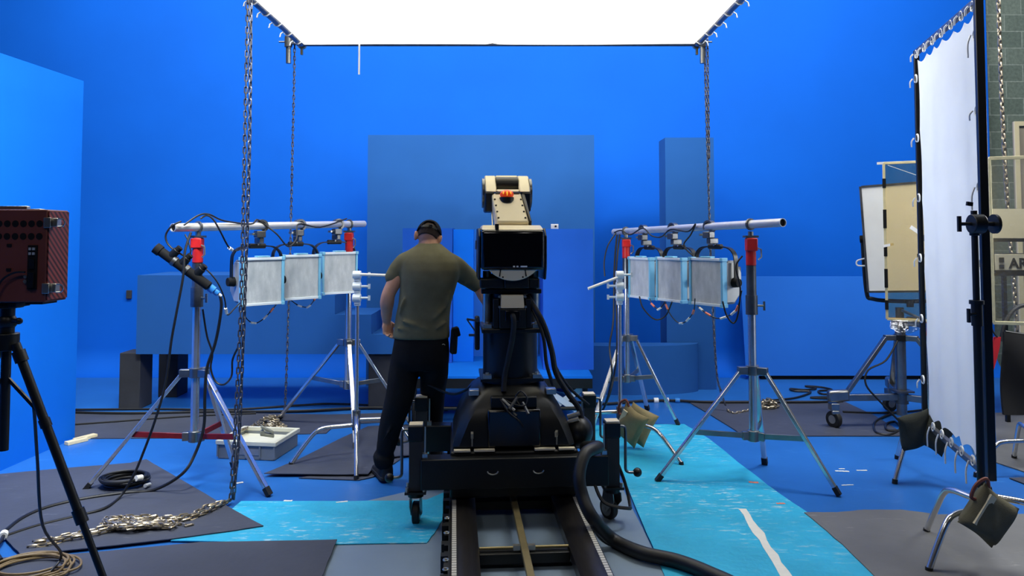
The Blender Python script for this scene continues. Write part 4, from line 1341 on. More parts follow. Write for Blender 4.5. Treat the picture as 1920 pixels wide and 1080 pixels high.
# four jacking feet on swivel castors
def stabilizer(sx, y, wheel_turn, rear=False):
    x = sx * 0.565
    st = part('stabilizer', MB().bz(x - 0.038, x + 0.038, y - 0.038, y + 0.038, 0.20, 0.485), 'dark_box', RB_, bevel=0.004)
    part('stabilizer_cap', MB().bz(x - 0.044, x + 0.044, y - 0.044, y + 0.044, 0.48, 0.567), 'black', st, bevel=0.006)
    part('cap_top', MB().bz(x - 0.038, x + 0.038, y - 0.038, y + 0.038, 0.5672, 0.574), 'cream', st)
    o = sx
    pts = smooth_pts([(x + o * 0.044, y, 0.535), (x + o * 0.068, y, 0.535), (x + o * 0.08, y, 0.515), (x + o * 0.08, y, 0.42), (x + o * 0.08, y, 0.32), (x + o * 0.082, y, 0.285), (x + o * 0.10, y, 0.272), (x + o * 0.135, y, 0.27)], 5)
    part('crank', MB().tube(pts, 0.0085, 9), 'dark_steel', st)
    part('crank_knob', MB().ball((x + o * 0.15, y, 0.27), (0.026, 0.026, 0.026), 16, 10), 'black', st)
    part('slide_rod', MB().cyl((x - o * 0.052, y - 0.03, 0.20), (x - o * 0.052, y - 0.03, 0.56), 0.005).bz(x - o * 0.066, x - o * 0.038, y - 0.045, y - 0.01, 0.385, 0.41), 'silver_paint', st)
    part('fork_plate', MB().bz(x - 0.06, x + 0.06, y - 0.055, y + 0.055, 0.188, 0.20).cyl((x, y, 0.165), (x, y, 0.188), 0.045, n=20), 'black', st)
    nb = MB()
    for a in (-1, 1):
        for b in (-1, 1):
            nb.cyl((x + a * 0.048, y + b * 0.042, 0.20), (x + a * 0.048, y + b * 0.042, 0.225), 0.009, n=6)
    pieces('plate_bolt', nb, 'silver_paint', st)
    c, s_ = math.cos(wheel_turn), math.sin(wheel_turn)
    Rw = Matrix.Rotation(wheel_turn, 3, 'Z')
    P = lambda a, b, z: V((x, y, 0)) + Rw @ V((a, b, 0)) + V((0, 0, z))
    fk = MB()
    for a in (-1, 1):
        prof_ = [(0.045, 0.165), (-0.045, 0.165), (-0.05, 0.12), (0.015, 0.05), (0.055, 0.05), (0.06, 0.09)]
        fk.loft([[P(a * 0.026, v, z) for v, z in prof_], [P(a * 0.031, v, z) for v, z in prof_]])
    pieces('fork', fk, 'steel' if not rear else 'black', st)
    wc = (0.03, 0.0625)
    part('tyre', MB().cyl(P(-0.02, wc[0], wc[1]), P(0.02, wc[0], wc[1]), 0.062, n=32), 'rubber', st, bevel=0.006)
    part('wheel_rim', MB().cyl(P(-0.022, wc[0], wc[1]), P(0.022, wc[0], wc[1]), 0.042, n=28).cyl(P(-0.034, wc[0], wc[1]), P(0.034, wc[0], wc[1]), 0.010, n=10), 'lamp_grey', st)

stabilizer(-1, -0.36, math.radians(-4))
stabilizer(1, -0.37, math.radians(28))
stabilizer(-1, 0.375, math.radians(10), True)
stabilizer(1, 0.375, math.radians(-20), True)
# hoses at the right flank
def W(p):
    return V(p)
part('hose', MB().tube(smooth_pts([(0.10, -0.10, 1.27), (0.14, -0.20, 1.20), (0.19, -0.22, 1.10), (0.235, -0.22, 0.95), (0.26, -0.22, 0.82), (0.33, -0.22, 0.70), (0.40, -0.22, 0.60), (0.42, -0.24, 0.48)], 6), 0.017, 9), 'cable', RB_)
part('hose', MB().tube(smooth_pts([(0.10, -0.12, 1.25), (0.15, -0.21, 1.14), (0.185, -0.24, 1.02), (0.20, -0.24, 0.88), (0.24, -0.24, 0.75)], 6), 0.011, 8), 'cable', RB_)
part('hose', MB().tube(smooth_pts([(0.12, -0.12, 1.255), (0.17, -0.20, 1.16), (0.215, -0.23, 1.04), (0.25, -0.2, 0.88), (0.35, -0.15, 0.72), (0.48, -0.1, 0.6)], 6), 0.009, 8), 'cable', RB_)
part('wire', MB().tube(smooth_pts([(-0.22, 0.1, 0.70), (-0.30, 0.15, 0.64), (-0.38, 0.2, 0.62), (-0.52, 0.3, 0.66)], 5), 0.008, 7), 'cable', RB_)
rs = part('cable_reel', MB().ball((0.40, -0.20, 0.47), (0.085, 0.10, 0.095), 20, 12), 'black', RB_)
part('reel_fitting', MB().cyl((0.33, -0.22, 0.56), (0.40, -0.24, 0.585), 0.014).cyl((0.33, -0.24, 0.535), (0.39, -0.26, 0.555), 0.012), 'silver_paint', rs)

# thick umbilical from the robot's flank across the floor
L = local(RB_)
mw = Matrix.Translation(RB_.location) @ RB_.rotation_euler.to_matrix().to_4x4()
pts = [mw @ V((0.42, -0.30, 0.40)), D(1122, 838, 4.22), D(1098, 850, 4.10), D(1086, 890, 4.02), D(1092, 930, 3.98), D(1112, 972, 3.93), G(1150, 1012, 0.05), G(1205, 1037, 0.045), G(1270, 1052, 0.045), G(1330, 1075, 0.045), G(1400, 1110, 0.045), G(1500, 1190, 0.045)]
cable('umbilical_hose', pts, 0.034, 'cable', 'thick black hose looping from the robot onto the cyan mat', 'hose', n=14)
pts = [D(1140, 900, 4.15), D(1155, 925, 4.12), D(1170, 935, 4.2), D(1178, 915, 4.25)]
cable('black_cable', [mw @ V((0.45, -0.40, 0.24)), mw @ V((0.49, -0.50, 0.15)), mw @ V((0.62, -0.52, 0.12)), mw @ V((0.655, -0.43, 0.11)), mw @ V((0.64, -0.36, 0.22)), mw @ V((0.60, -0.33, 0.33))], 0.010, 'cable', 'short black cable looped round the right front castor of the robot', 'cable')
cable('black_cable', [G(1112, 985, 0.012), G(1130, 1010, 0.012), G(1160, 1026, 0.012), G(1210, 1034, 0.012)], 0.013, 'cable', 'black cable beside the thick hose along the track', 'cable')

# ------------------------------------------------------------------ tall white diffusion frame at the right
nb_, fb = D(1846, 440, 3.95), D(1726, 440, 5.12)
nb_.z = fb.z = 0
ztop = D(1846, -6, 3.95).z
zbot = D(1855, 900, 3.95).z
Tf = thing('diffusion_screen', 'tall white cloth screen tied into a black upright frame at the right', 'diffusion screen', (nb_.x, nb_.y, 0))
L = local(Tf)
zl, zs = zbot + 0.0, 0.42
d = (fb - nb_).normalized()
bx = lambda p, z0, z1, w=0.032: MB().beam(L(p + V((0, 0, z0))), L(p + V((0, 0, z1))), w, w, up=d)
part('frame_post', bx(nb_, zbot, ztop, 0.04), 'black', Tf, bevel=0.003)
part('frame_post', bx(fb, zs - 0.05, ztop), 'black', Tf, bevel=0.003)
part('frame_rail', MB().beam(L(nb_ + V((0, 0, ztop - 0.016))), L(fb + V((0, 0, ztop - 0.016))), 0.032, 0.032), 'dark_steel', Tf, bevel=0.003)
part('frame_rail', MB().beam(L(nb_ + V((0, 0, zs - 0.04))), L(fb + V((0, 0, zs - 0.04))), 0.03, 0.03), 'dark_steel', Tf, bevel=0.003)
nrm = V((d.y, -d.x, 0))
if nrm.x > 0:
    nrm = -nrm
def cl(u, v):
    # u 0 near .. 1 far, v 0 bottom .. 1 top; scalloped edges between the ties
    W_ = (fb - nb_).length
    ins = 0.045 + 0.022 * abs(math.sin(v * PI * 5)) * (1 if u > 0.5 else 0.4)
    x = ins + (W_ - 2 * ins) * u
    z0 = zs + 0.015 + 0.03 * abs(math.sin(u * PI * 6))
    z1 = ztop - 0.075 - 0.03 * abs(math.sin(u * PI * 6))
    z = z0 + (z1 - z0) * v
    w = 0.010 * math.sin(u * 23) * (1 - v) + 0.006 * math.sin(u * 11 + 2 * v)
    return L(nb_ + d * x + V((0, 0, z)) + nrm * w)
part('cloth', MB().grid(cl, 60, 50, thick=V(nrm) * 0.002), 'frame_silk', Tf, smooth=80)
def tie(p, tail):
    p = L(p)
    q = [p + V((0.026 * math.cos(t) * d.x, 0.026 * math.cos(t) * d.y, 0.026 * math.sin(t))) for t in [2 * PI * j / 10 for j in range(10)]]
    t = MB().tube(q, 0.006, 5, closed=True)
    t.tube(smooth_pts([p + nrm * 0.02, p + nrm * 0.035 + V((0, 0, -tail * 0.4)), p + nrm * 0.03 + V((0, 0.01, -tail))], 4), 0.005, 5)
    part('tie', t, 'string', Tf)
W_ = (fb - nb_).length
for k in range(7):
    u = 0.04 + 0.92 * k / 6
    tie(nb_ + d * (W_ * u) + V((0, 0, ztop - 0.035)) + nrm * 0.012, 0.05)
    tie(nb_ + d * (W_ * u) + V((0, 0, zs - 0.015)) + nrm * 0.012, 0.13)
for k in range(6):
    z = zs + 0.25 + (ztop - zs - 0.45) * k / 5
    tie(nb_ + d * 0.025 + V((0, 0, z)) + nrm * 0.012, 0.12 if k % 2 else 0.05)
    tie(fb - d * 0.02 + V((0, 0, z)) + nrm * 0.012, 0.06)

# its near stand: dark grip stand with sandbag
b = V((D(1840, 900, 3.84).x, 3.84, 0))
S3 = grip_stand('dark grip stand in the right corner clamped to the near post of the white screen', b, [200, 104, 325], D(1829, 395, 3.84).z, 0.30, 0.37, 'chrome', 'black', group='stands of the white screen', r=0.016)
z3 = D(1829, 420, 3.84).z
g = grip_head(S3, z3, 'black', 0.05, -1)
pieces('lock_knob', MB().cyl((0.03, -0.02, z3), (0.09, -0.01, z3), 0.012).cyl((0.09, -0.01, z3), (0.105, -0.01, z3), 0.05, n=20).beam((-0.02, -0.02, z3 + 0.10), (-0.05, -0.02, z3 + 0.105), 0.012, 0.02), 'black', g)
part('riser_collar', MB().cyl((0, 0, z3 - 0.52), (0, 0, z3 - 0.40), 0.026).cyl((0, 0, z3 - 0.41), (0, 0, z3 - 0.39), 0.034).cyl((-0.02, -0.02, z3 - 0.46), (-0.06, -0.03, z3 - 0.46), 0.008).beam((-0.06, -0.03, z3 - 0.50), (-0.06, -0.03, z3 - 0.43), 0.012, 0.016), 'black', S3)
part('lower_tube', MB().cyl((0, 0, 0.33), (0, 0, z3 - 0.5), 0.0195), 'black', S3)
sandbag('dark olive sandbag slung on the grip stand in the right front corner', D(1853, 966, 3.72), (0.05, math.radians(36), math.radians(12)), (0.235, 0.235, 0.11), 'canvas', 'sandbags under the white screen', 'timber', 3, 'brown_cord')

# far stand with two sandbags
b = V((D(1748, 850, 5.18).x, 5.18 + 0.02, 0))
S4 = grip_stand('chrome grip stand with two dark sandbags under the far post of the white screen', b, [207, 96, 300], 0.95, 0.34, 0.38, 'chrome', group='stands of the white screen')
sandbag('grey green sandbag under the white screen, left one of two', D(1716, 806, 5.06), (0.1, math.radians(-14), math.radians(8)), (0.23, 0.24, 0.10), 'canvas_dark', 'sandbags under the white screen', None, 4)
sandbag('grey green sandbag under the white screen, right one of two', D(1757, 812, 5.00), (0.0, math.radians(24), math.radians(-40)), (0.17, 0.25, 0.09), 'canvas_dark', 'sandbags under the white screen', None, 5)

# ------------------------------------------------------------------ rolling stands
def rolling_stand(label, base, dirs, R=0.72, top=1.05, group=None):
    T = thing('rolling_stand', label, 'rolling stand', base, 0, group)
    part('column', MB().cyl((0, 0, 0.10), (0, 0, 0.86), 0.042, n=20), 'steel', T)
    part('riser', MB().cyl((0, 0, 0.86), (0, 0, top), 0.034, n=18).bz(-0.05, 0.05, -0.05, 0.05, 0.84, 0.93), 'dark_steel', T)
    part('hub', MB().cyl((0, 0, 0.20), (0, 0, 0.31), 0.055, n=16).bz(-0.075, 0.075, -0.075, 0.06, 0.30, 0.315), 'dark_steel', T)
    part('upper_collar', MB().cyl((0, 0, 0.735), (0, 0, 0.785), 0.056, n=16), 'black', T)
    w = part('winch', MB().cyl((0.05, -0.02, 0.905), (0.16, -0.05, 0.895), 0.042, n=16), 'steel', T)
    part('winch_crank', MB().tube([(0.16, -0.05, 0.895), (0.20, -0.06, 0.90), (0.205, -0.06, 0.87), (0.185, -0.06, 0.62), (0.185, -0.06, 0.60), (0.25, -0.075, 0.585)], 0.0085, 8), 'red', w)
    for k, a in enumerate(dirs):
        c, s = math.cos(math.radians(a)), math.sin(math.radians(a))
        lg = part('leg', MB().beam((0.04 * c, 0.04 * s, 0.255), ((R - 0.02) * c, (R - 0.02) * s, 0.255), 0.05, 0.055), 'steel', T, bevel=0.004)
        part('brace', MB().beam((0.13 * c, 0.13 * s, 0.762), ((R - 0.12) * c, (R - 0.12) * s, 0.30), 0.045, 0.032).beam((0.04 * c, 0.04 * s, 0.762), (0.14 * c, 0.14 * s, 0.762), 0.05, 0.045), 'steel', lg, bevel=0.003)
        part('knuckle', MB().beam(((R - 0.13) * c, (R - 0.13) * s, 0.275), ((R + 0.05) * c, (R + 0.05) * s, 0.265), 0.07, 0.10), 'steel', lg, bevel=0.02)
        x, y = R * c, R * s
        part('castor_fork', MB().bz(x - 0.035, x + 0.035, y - 0.04, y + 0.04, 0.15, 0.21).bz(x - 0.03, x + 0.03, y - 0.045, y - 0.02, 0.12, 0.15), 'steel', lg, bevel=0.005)
        q = math.radians(25 + 80 * (k == 1))
        u = V((math.cos(q), math.sin(q), 0)) * 0.022
        part('castor_wheel', MB().cyl(V((x, y, 0.072)) - u, V((x, y, 0.072)) + u, 0.072, n=28), 'rubber', lg, bevel=0.006)
        part('wheel_hub', MB().cyl(V((x, y, 0.072)) - u * 1.15, V((x, y, 0.072)) + u * 1.15, 0.036, n=20), 'lamp_grey', lg)
    return T

RSB = V((D(1691, 770, 6.5).x, 6.5, 0))
RS1 = rolling_stand('steel rolling stand with castors carrying the big soft lamp', RSB, [183, 72, 318], 0.60, 1.02, 'rolling stands')
part('cable_tie', MB().tube(smooth_pts([(-0.05, -0.05, 0.74), (-0.18, -0.1, 0.58), (-0.33, -0.1, 0.50), (-0.36, -0.12, 0.38), (-0.25, -0.14, 0.24), (-0.08, -0.16, 0.06)], 5), 0.008, 7), 'cable', RS1)
RSB2 = V((4.5, 5.75, 0))
RS2 = rolling_stand('steel rolling stand at the right edge, half hidden by the black cloth', RSB2, [190, 62, 305], 0.52, 1.3, 'rolling stands')

# big soft lamp on it
zc = D(1690, 445, 6.5).z
SLp = thing('soft_lamp', 'big rectangular soft lamp on the rolling stand behind plastic sheet', 'lamp', (RSB.x, 6.5, 1.021), math.radians(-32))
SLp.rotation_euler = (0, -0.05, math.radians(-32))
SLp.location.x += 0.09
hz = zc - 1.021
w, h = 0.62, 0.93
part('housing', MB().loft([[(-w / 2, -0.10, hz - h / 2), (w / 2, -0.10, hz - h / 2), (w / 2, -0.10, hz + h / 2), (-w / 2, -0.10, hz + h / 2)], [(-w / 2, 0.0, hz - h / 2), (w / 2, 0.0, hz - h / 2), (w / 2, 0.0, hz + h / 2), (-w / 2, 0.0, hz + h / 2)], [(-w * 0.35, 0.14, hz - h * 0.36), (w * 0.35, 0.14, hz - h * 0.36), (w * 0.35, 0.14, hz + h * 0.36), (-w * 0.35, 0.14, hz + h * 0.36)]]), 'lamp_grey', SLp, bevel=0.01)
part('diffuser', MB().bz(-w / 2 + 0.012, w / 2 - 0.012, -0.112, -0.102, hz - h / 2 + 0.012, hz + h / 2 - 0.012), 'white', SLp)
mb = MB()
for s in (-1, 1):
    mb.bz(s * (w / 2 - 0.012), s * (w / 2 + 0.006), -0.118, -0.095, hz - h / 2, hz + h / 2)
    mb.bz(-w / 2 + 0.012, w / 2 - 0.012, -0.118, -0.095, hz + s * (h / 2 - 0.012), hz + s * (h / 2 + 0.006))
part('front_frame', mb, 'dark_steel', SLp)
part('yoke', MB().tube(smooth_pts([(-w / 2 - 0.03, 0.05, hz), (-w / 2 - 0.03, 0.05, 0.14), (-w / 2 + 0.02, 0.05, 0.07), (-0.1, 0.05, 0.05), (0.1, 0.05, 0.05), (w / 2 - 0.02, 0.05, 0.07), (w / 2 + 0.03, 0.05, 0.14), (w / 2 + 0.03, 0.05, hz)], 5), 0.018, 8).cyl((0, 0.04, 0), (0, 0.04, 0.06), 0.03), 'black', SLp)
pieces('yoke_knob', MB().cyl((-w / 2 - 0.005, 0.05, hz), (-w / 2 - 0.05, 0.05, hz), 0.035).cyl((w / 2 + 0.005, 0.05, hz), (w / 2 + 0.05, 0.05, hz), 0.035), 'black_matte', SLp)
part('carry_loop', MB().tube(smooth_pts([(-w / 2 - 0.005, -0.08, hz - 0.17), (-w / 2 - 0.07, -0.08, hz - 0.19), (-w / 2 - 0.07, -0.08, hz - 0.23), (-w / 2 - 0.005, -0.08, hz - 0.235)], 5), 0.007, 6), 'white', SLp)

# plastic sheet taped on a light wooden frame in front of it
def gel_frame(label, p0, p1, z0, z1, film, lw=0.02, group='plastic sheets on taped frames'):
    p0, p1 = V(p0), V(p1)
    T = thing('gel_frame', label, 'gel frame', (p0.x, p0.y, z0), 0, group)
    L = local(T)
    n = (p1 - p0).normalized()
    k = V((n.y, -n.x, 0))
    for a, b in (((p0, z0), (p0, z1)), ((p1, z0), (p1, z1)), ((p0, z1), (p1, z1)), ((p0, z0), (p1, z0))):
        part('frame_bar', MB().beam(L(V((a[0].x, a[0].y, a[1]))), L(V((b[0].x, b[0].y, b[1]))), lw, lw, up=tuple(k)), 'tape', T, bevel=0.002)
    W = (p1 - p0).length
    def f(u, v):
        a, b = 4 * u * (1 - u), 4 * v * (1 - v)
        return L(p0 + n * (0.01 + (W - 0.02) * u) + V((0, 0, z0 + 0.01 + (z1 - z0 - 0.02) * v - p0.z)) + k * (0.012 + 0.015 * math.sin(7 * u + 3 * v) * a * b))
    part('film', MB().grid(f, 24, 24), film, T, smooth=80)
    return T, L, n, k

pA, pB = D(1660, 450, 6.12), D(1790, 450, 5.90)
pA.z = pB.z = 0
GF, Lg, ng, kg = gel_frame('yellowed plastic sheet on a taped frame before the big soft lamp', pA, pB, D(1660, 598, 6.12).z, D(1660, 306, 6.12).z, 'warm_film')
zt_, zb_ = D(1660, 306, 6.12).z, D(1660, 598, 6.12).z
mb = MB()
for f0, f1 in ((0.06, 0.12), (0.2, 0.32), (0.40, 0.47), (0.58, 0.7), (0.84, 0.9)):
    za, zb2 = zb_ + (zt_ - zb_) * f0, zb_ + (zt_ - zb_) * f1
    mb.beam(Lg(pA + V((0, 0, za)) + kg * 0.003), Lg(pA + V((0, 0, zb2)) + kg * 0.003), 0.026, 0.024, up=tuple(kg))
pieces('black_tape', mb, 'black_matte', GF)
part('tape_tail', MB().beam(Lg(pA + ng * 0.03 + V((0, 0, zt_ - 0.02)) + kg * 0.02), Lg(pA + ng * 0.33 + V((0, 0, zt_ - 0.15)) + kg * 0.02), 0.004, 0.022, up=tuple(kg)).beam(Lg(pA - ng * 0.05 + V((0, 0, zt_))), Lg(pA + V((0, 0, zt_))), 0.02, 0.02), 'white', GF)
pieces('tape_patch', MB().box(Lg(pA + ng * 0.22 + V((0, 0, zb_ + 0.72)) + kg * 0.03), (0.10, 0.004, 0.03), (0, 0.6, 0)).box(Lg(pA + ng * 0.02 + V((0, 0, zb_ + 0.60)) + kg * 0.02), (0.09, 0.004, 0.02), (0, -0.2, 0)), 'white', GF)
pieces('wing_nut', MB().box(Lg(pA + ng * 0.30 + V((0, 0, zb_ + 0.66)) + kg * 0.03), (0.05, 0.02, 0.05)).box(Lg(pA + ng * 0.27 + V((0, 0, zb_ + 0.52)) + kg * 0.03), (0.09, 0.02, 0.025)).box(Lg(pA + ng * 0.31 + V((0, 0, zb_ + 0.42)) + kg * 0.03), (0.04, 0.02, 0.06)), 'black_matte', GF)
part('film_flap', MB().grid(lambda u, v: Lg(pA + ng * (0.02 + 0.42 * u) + kg * (0.02 + 0.08 * v + 0.03 * math.sin(9 * u) * v) + V((0, 0, zb_ - 0.10 * v * (0.6 + 0.4 * math.sin(6 * u))))), 16, 8), 'crumpled_film', GF, smooth=80)
part('support_arm', MB().cyl(Lg(V((RSB.x, 6.46, 1.0))), Lg((pA + pB) / 2 + V((0, 0, zb_ + 0.01))), 0.012), 'steel', GF)

# clear sheet at the right edge
pC, pD = D(1858, 450, 5.2), D(2060, 450, 5.0)
pC.z = pD.z = 0
GF2, L2g, n2, k2 = gel_frame('clear plastic sheet on a cream taped frame at the right edge', pC, pD, D(1858, 605, 5.2).z, D(1858, 297, 5.2).z, 'clear_film', 0.022)
pieces('leg', MB().cyl(L2g(pD), L2g(pD + V((0, 0, D(1858, 605, 5.2).z))), 0.015).cyl(L2g(pC.lerp(pD, 0.5)), L2g(pC.lerp(pD, 0.5) + V((0, 0, D(1858, 605, 5.2).z))), 0.015), 'steel', GF2)

# equipment rack against the block wall with a power unit on it
ry_ = 6.6
xr0, xr1 = D(1862, 500, ry_).x, D(2080, 500, ry_).x
RK = thing('equipment_rack', 'black steel rack before the block wall at the right edge', 'rack', (xr0, ry_, 0))
za_, zb_, zc_ = D(1862, 511, ry_).z, D(1862, 447, ry_).z, D(1862, 392, ry_).z
rw = xr1 - xr0
part('shelf', MB().bz(0, rw, 0, 0.5, za_ - 0.03, za_), 'black', RK)
part('shelf', MB().bz(0, rw, 0, 0.5, zb_ - 0.03, zb_), 'black', RK)
part('back_board', MB().bz(0, rw, 0.505, 0.52, zb_ + 0.001, zc_ + 0.02), 'cream', RK)
for x in (0.10, rw - 0.02):
    for y in (0.02, 0.47):
        part('upright', MB().bz(x, x + 0.03, y, y + 0.03, 0.0, za_ - 0.031), 'black', RK)
for x in (0.002, rw - 0.03):
    part('upright', MB().bz(x, x + 0.025, 0.02, 0.045, za_ + 0.001, zb_ - 0.031), 'black', RK)
PU = thing('power_unit', 'cream power supply box with black lettering on the rack shelf', 'power supply', (xr0 + 0.03, ry_ + 0.02, za_ + 0.001))
ph_ = D(1862, 477, ry_).z - za_
part('case', MB().bz(0.0, 0.66, 0, 0.34, 0.012, ph_), 'cream', PU, bevel=0.004)
part('foot', MB().bz(0.02, 0.64, 0.02, 0.32, 0, 0.0118), 'black', PU)
part('rim', MB().bz(-0.006, 0.666, -0.006, 0.0, 0.008, 0.02), 'black', PU)
pieces('switch', MB().bz(0.035, 0.075, -0.012, -0.0005, ph_ * 0.55, ph_ * 0.82).bz(0.035, 0.075, -0.010, -0.0005, ph_ * 0.2, ph_ * 0.42), 'black', PU)
ft = bpy.data.curves.new('lettering', 'FONT')
ft.body = 'ARRI'
ft.size = 0.125
ft.extrude = 0.001
ft.offset = 0.004
ft.materials.append(M['black_matte'])
lo = bpy.data.objects.new('lettering', ft)
C.objects.link(lo)
lo.parent = PU
lo.location = (0.125, -0.0025, ph_ * 0.5 - 0.043)
lo.rotation_euler = (PI / 2, 0, 0)
bpy.context.view_layer.update()
me_l = bpy.data.meshes.new_from_object(lo.evaluated_get(bpy.context.evaluated_depsgraph_get()))
bpy.data.objects.remove(lo)
lo = bpy.data.objects.new('lettering', me_l)
C.objects.link(lo)
lo.parent = PU
lo.location = (0.125, -0.0025, ph_ * 0.5 - 0.043)
lo.rotation_euler = (PI / 2, 0, 0)
# plywood door leaf and frame against the wall
pp0 = D(1900, 228, 8.3)
PW = thing('plywood_board', 'tall weathered plywood board leaning by the block wall', 'board', (pp0.x, 8.3, 0))
part('board', MB().bz(0, 0.9, 0, 0.02, 0.0, pp0.z), 'plywood', PW)
part('edge_strip', MB().bz(0.0, 0.05, -0.02, -0.0005, 0.0, pp0.z).bz(0.05, 0.9, -0.02, -0.0005, pp0.z - 0.05, pp0.z), 'timber', PW)
# black cloth folded over, with a red strap
yb = 5.45
def blk_cloth(u, v):
    x0, x1 = D(1862, 640, yb).x, D(2060, 640, yb).x
    zt0, zt1 = D(1880, 622, yb).z, D(2060, 650, yb).z
    lean = 0.10 * (1 - v)
    x = x0 + (x1 - x0) * u + lean * 0.0
    zt = zt0 + (zt1 - zt0) * u
    zlo = D(1870, 772, yb).z
    return V((x + 0.07 * v * (1 - u), yb - 0.05 * math.sin(u * 8) * 0.4 - 0.10 * (1 - v) + 0.02 * math.sin(5 * v + 6 * u), zlo + (zt - zlo) * v))
FG = thing('black_flag', 'black cloth flag hanging at the right edge with a red strap before it', 'flag', D(1862, 772, yb))
Lf = local(FG)
part('cloth', MB().grid(lambda u, v: Lf(blk_cloth(u, v)), 24, 14, thick=(0, 0.02, 0)), 'black_matte', FG, smooth=70)
part('strap', MB().loft([[Lf(D(px, py, 5.34 + 0.0004 * i) + V((dx, 0, 0))) for dx in (-0.026, 0.026)] + [Lf(D(px, py, 5.345) + V((dx, 0.004, 0))) for dx in (0.026, -0.026)] for i, (px, py) in enumerate(((1870, 632), (1868, 650), (1862, 675), (1857, 692)))]), 'red_strap', FG, label='bright red strap')
part('cord', MB().tube([Lf(p) for p in smooth_pts([D(1856, 605, 5.33), D(1862, 622, 5.33), D(1870, 632, 5.335)], 5)], 0.006, 7), 'cable', FG)
part('top_bar', MB().cyl(Lf(D(1884, 622, yb)), Lf(D(2060, 650, yb)), 0.012), 'black', FG)
cable('black_cable', [D(1878, 640, 5.6), D(1884, 610, 5.6), D(1900, 582, 5.6), D(1925, 572, 5.6), D(1960, 580, 5.6)], 0.016, 'cable', 'thick black cable arching behind the clear plastic at the right edge', 'cable')
S5 = grip_stand('chrome grip stand leg at the right edge on the grey mat', V((4.02, 5.0, 0)), [185, 310, 70], 0.6, 0.27, 0.40, 'chrome', group='stands of the white screen')
for o in (S5,):
    o['group'] = 'grip stands'
S5.location = (D(1925, 800, 5.2).x + 0.02, 5.2, 0)

# ------------------------------------------------------------------ red-brown box on a tripod, left foreground
yb = 2.6
BXo = D(88, 480, yb)
ztp, zbt = D(88, 393, yb).z, D(88, 569, yb).z
hh = ztp - zbt
BX = thing('light_panel_box', 'red-brown vented metal box seen from behind on the black tripod', 'light panel', (BXo.x - 0.20, yb, zbt), math.radians(-1))
bw = 0.42
part('case', MB().bz(-0.22, 0.20, 0.0, 0.12, 0.004, hh), 'brick_red', BX, bevel=0.004)
part('side_cover', MB().bz(0.2005, 0.205, 0.004, 0.116, 0.012, hh - 0.006), 'hatch', BX)
vm = MB()
for r_ in range(2):
    for k in range(9):
        x = 0.20 - 0.026 - 0.0285 * k
        z = hh - (0.049 + 0.044 * r_)
        vm.moved(lambda p: p)
        vm.cyl((x, 0.002, z), (x, -0.0012, z), 0.0115, n=16)
pieces('vent_hole', vm, 'black_matte', BX)
cp = part('connector_strip', MB().bz(0.137, 0.170, -0.004, -0.0005, hh * 0.15, hh * 0.62), 'black_matte', BX)
kk = MB()
for k in range(2):
    for j in range(2):
        kk.bz(0.142 + 0.013 * k, 0.150 + 0.013 * k, -0.008, -0.0042, hh * (0.585 - 0.05 * j) - 0.006, hh * (0.585 - 0.05 * j) + 0.003)
pieces('socket', kk, 'lamp_silver', cp)
pieces('toggle', MB().bz(0.145, 0.165, -0.014, -0.0042, hh * 0.17, hh * 0.33).bz(0.145, 0.163, -0.008, -0.0042, hh * 0.37, hh * 0.47), 'black', cp)
pieces('jack', MB().cyl((0.131, -0.006, hh * 0.285), (0.131, 0.0, hh * 0.285), 0.006).cyl((0.131, -0.006, hh * 0.235), (0.131, 0.0, hh * 0.235), 0.006), 'chrome', cp)
part('plug_lead', MB().tube(smooth_pts([(0.135, -0.012, hh * 0.335), (0.10, -0.014, hh * 0.33), (0.06, -0.015, hh * 0.26), (0.035, -0.015, hh * 0.12), (0.03, -0.012, 0.01)], 5), 0.0035, 6), 'cable', BX)
pieces('slot', MB().box((0.07, -0.001, hh * 0.62), (0.016, 0.004, 0.009)).box((0.07, -0.001, hh * 0.36), (0.016, 0.004, 0.009)), 'black_matte', BX)
for z in (hh * 0.86, hh * 0.16):
    lt = part('latch', MB().bz(0.206, 0.232, 0.004, 0.03, z - 0.014, z + 0.016).bz(0.19, 0.215, -0.006, -0.0005, z - 0.018, z + 0.018), 'silver_paint', BX, bevel=0.002)
    part('latch_wire', MB().tube(smooth_pts([(0.232, 0.01, z + 0.014), (0.248, 0.012, z + 0.012), (0.254, 0.012, z), (0.248, 0.012, z - 0.012), (0.232, 0.01, z - 0.014)], 4), 0.0025, 6), 'chrome', lt)
part('carry_handle', MB().beam((-0.05, 0.05, hh + 0.008), (0.10, 0.05, hh + 0.008), 0.02, 0.012).beam((0.10, 0.05, hh + 0.002), (0.15, 0.05, hh + 0.002), 0.03, 0.004), 'silver_paint', BX, bevel=0.003)
part('foot', MB().bz(0.125, 0.185, 0.01, 0.09, -0.004, 0.0035), 'black', BX)

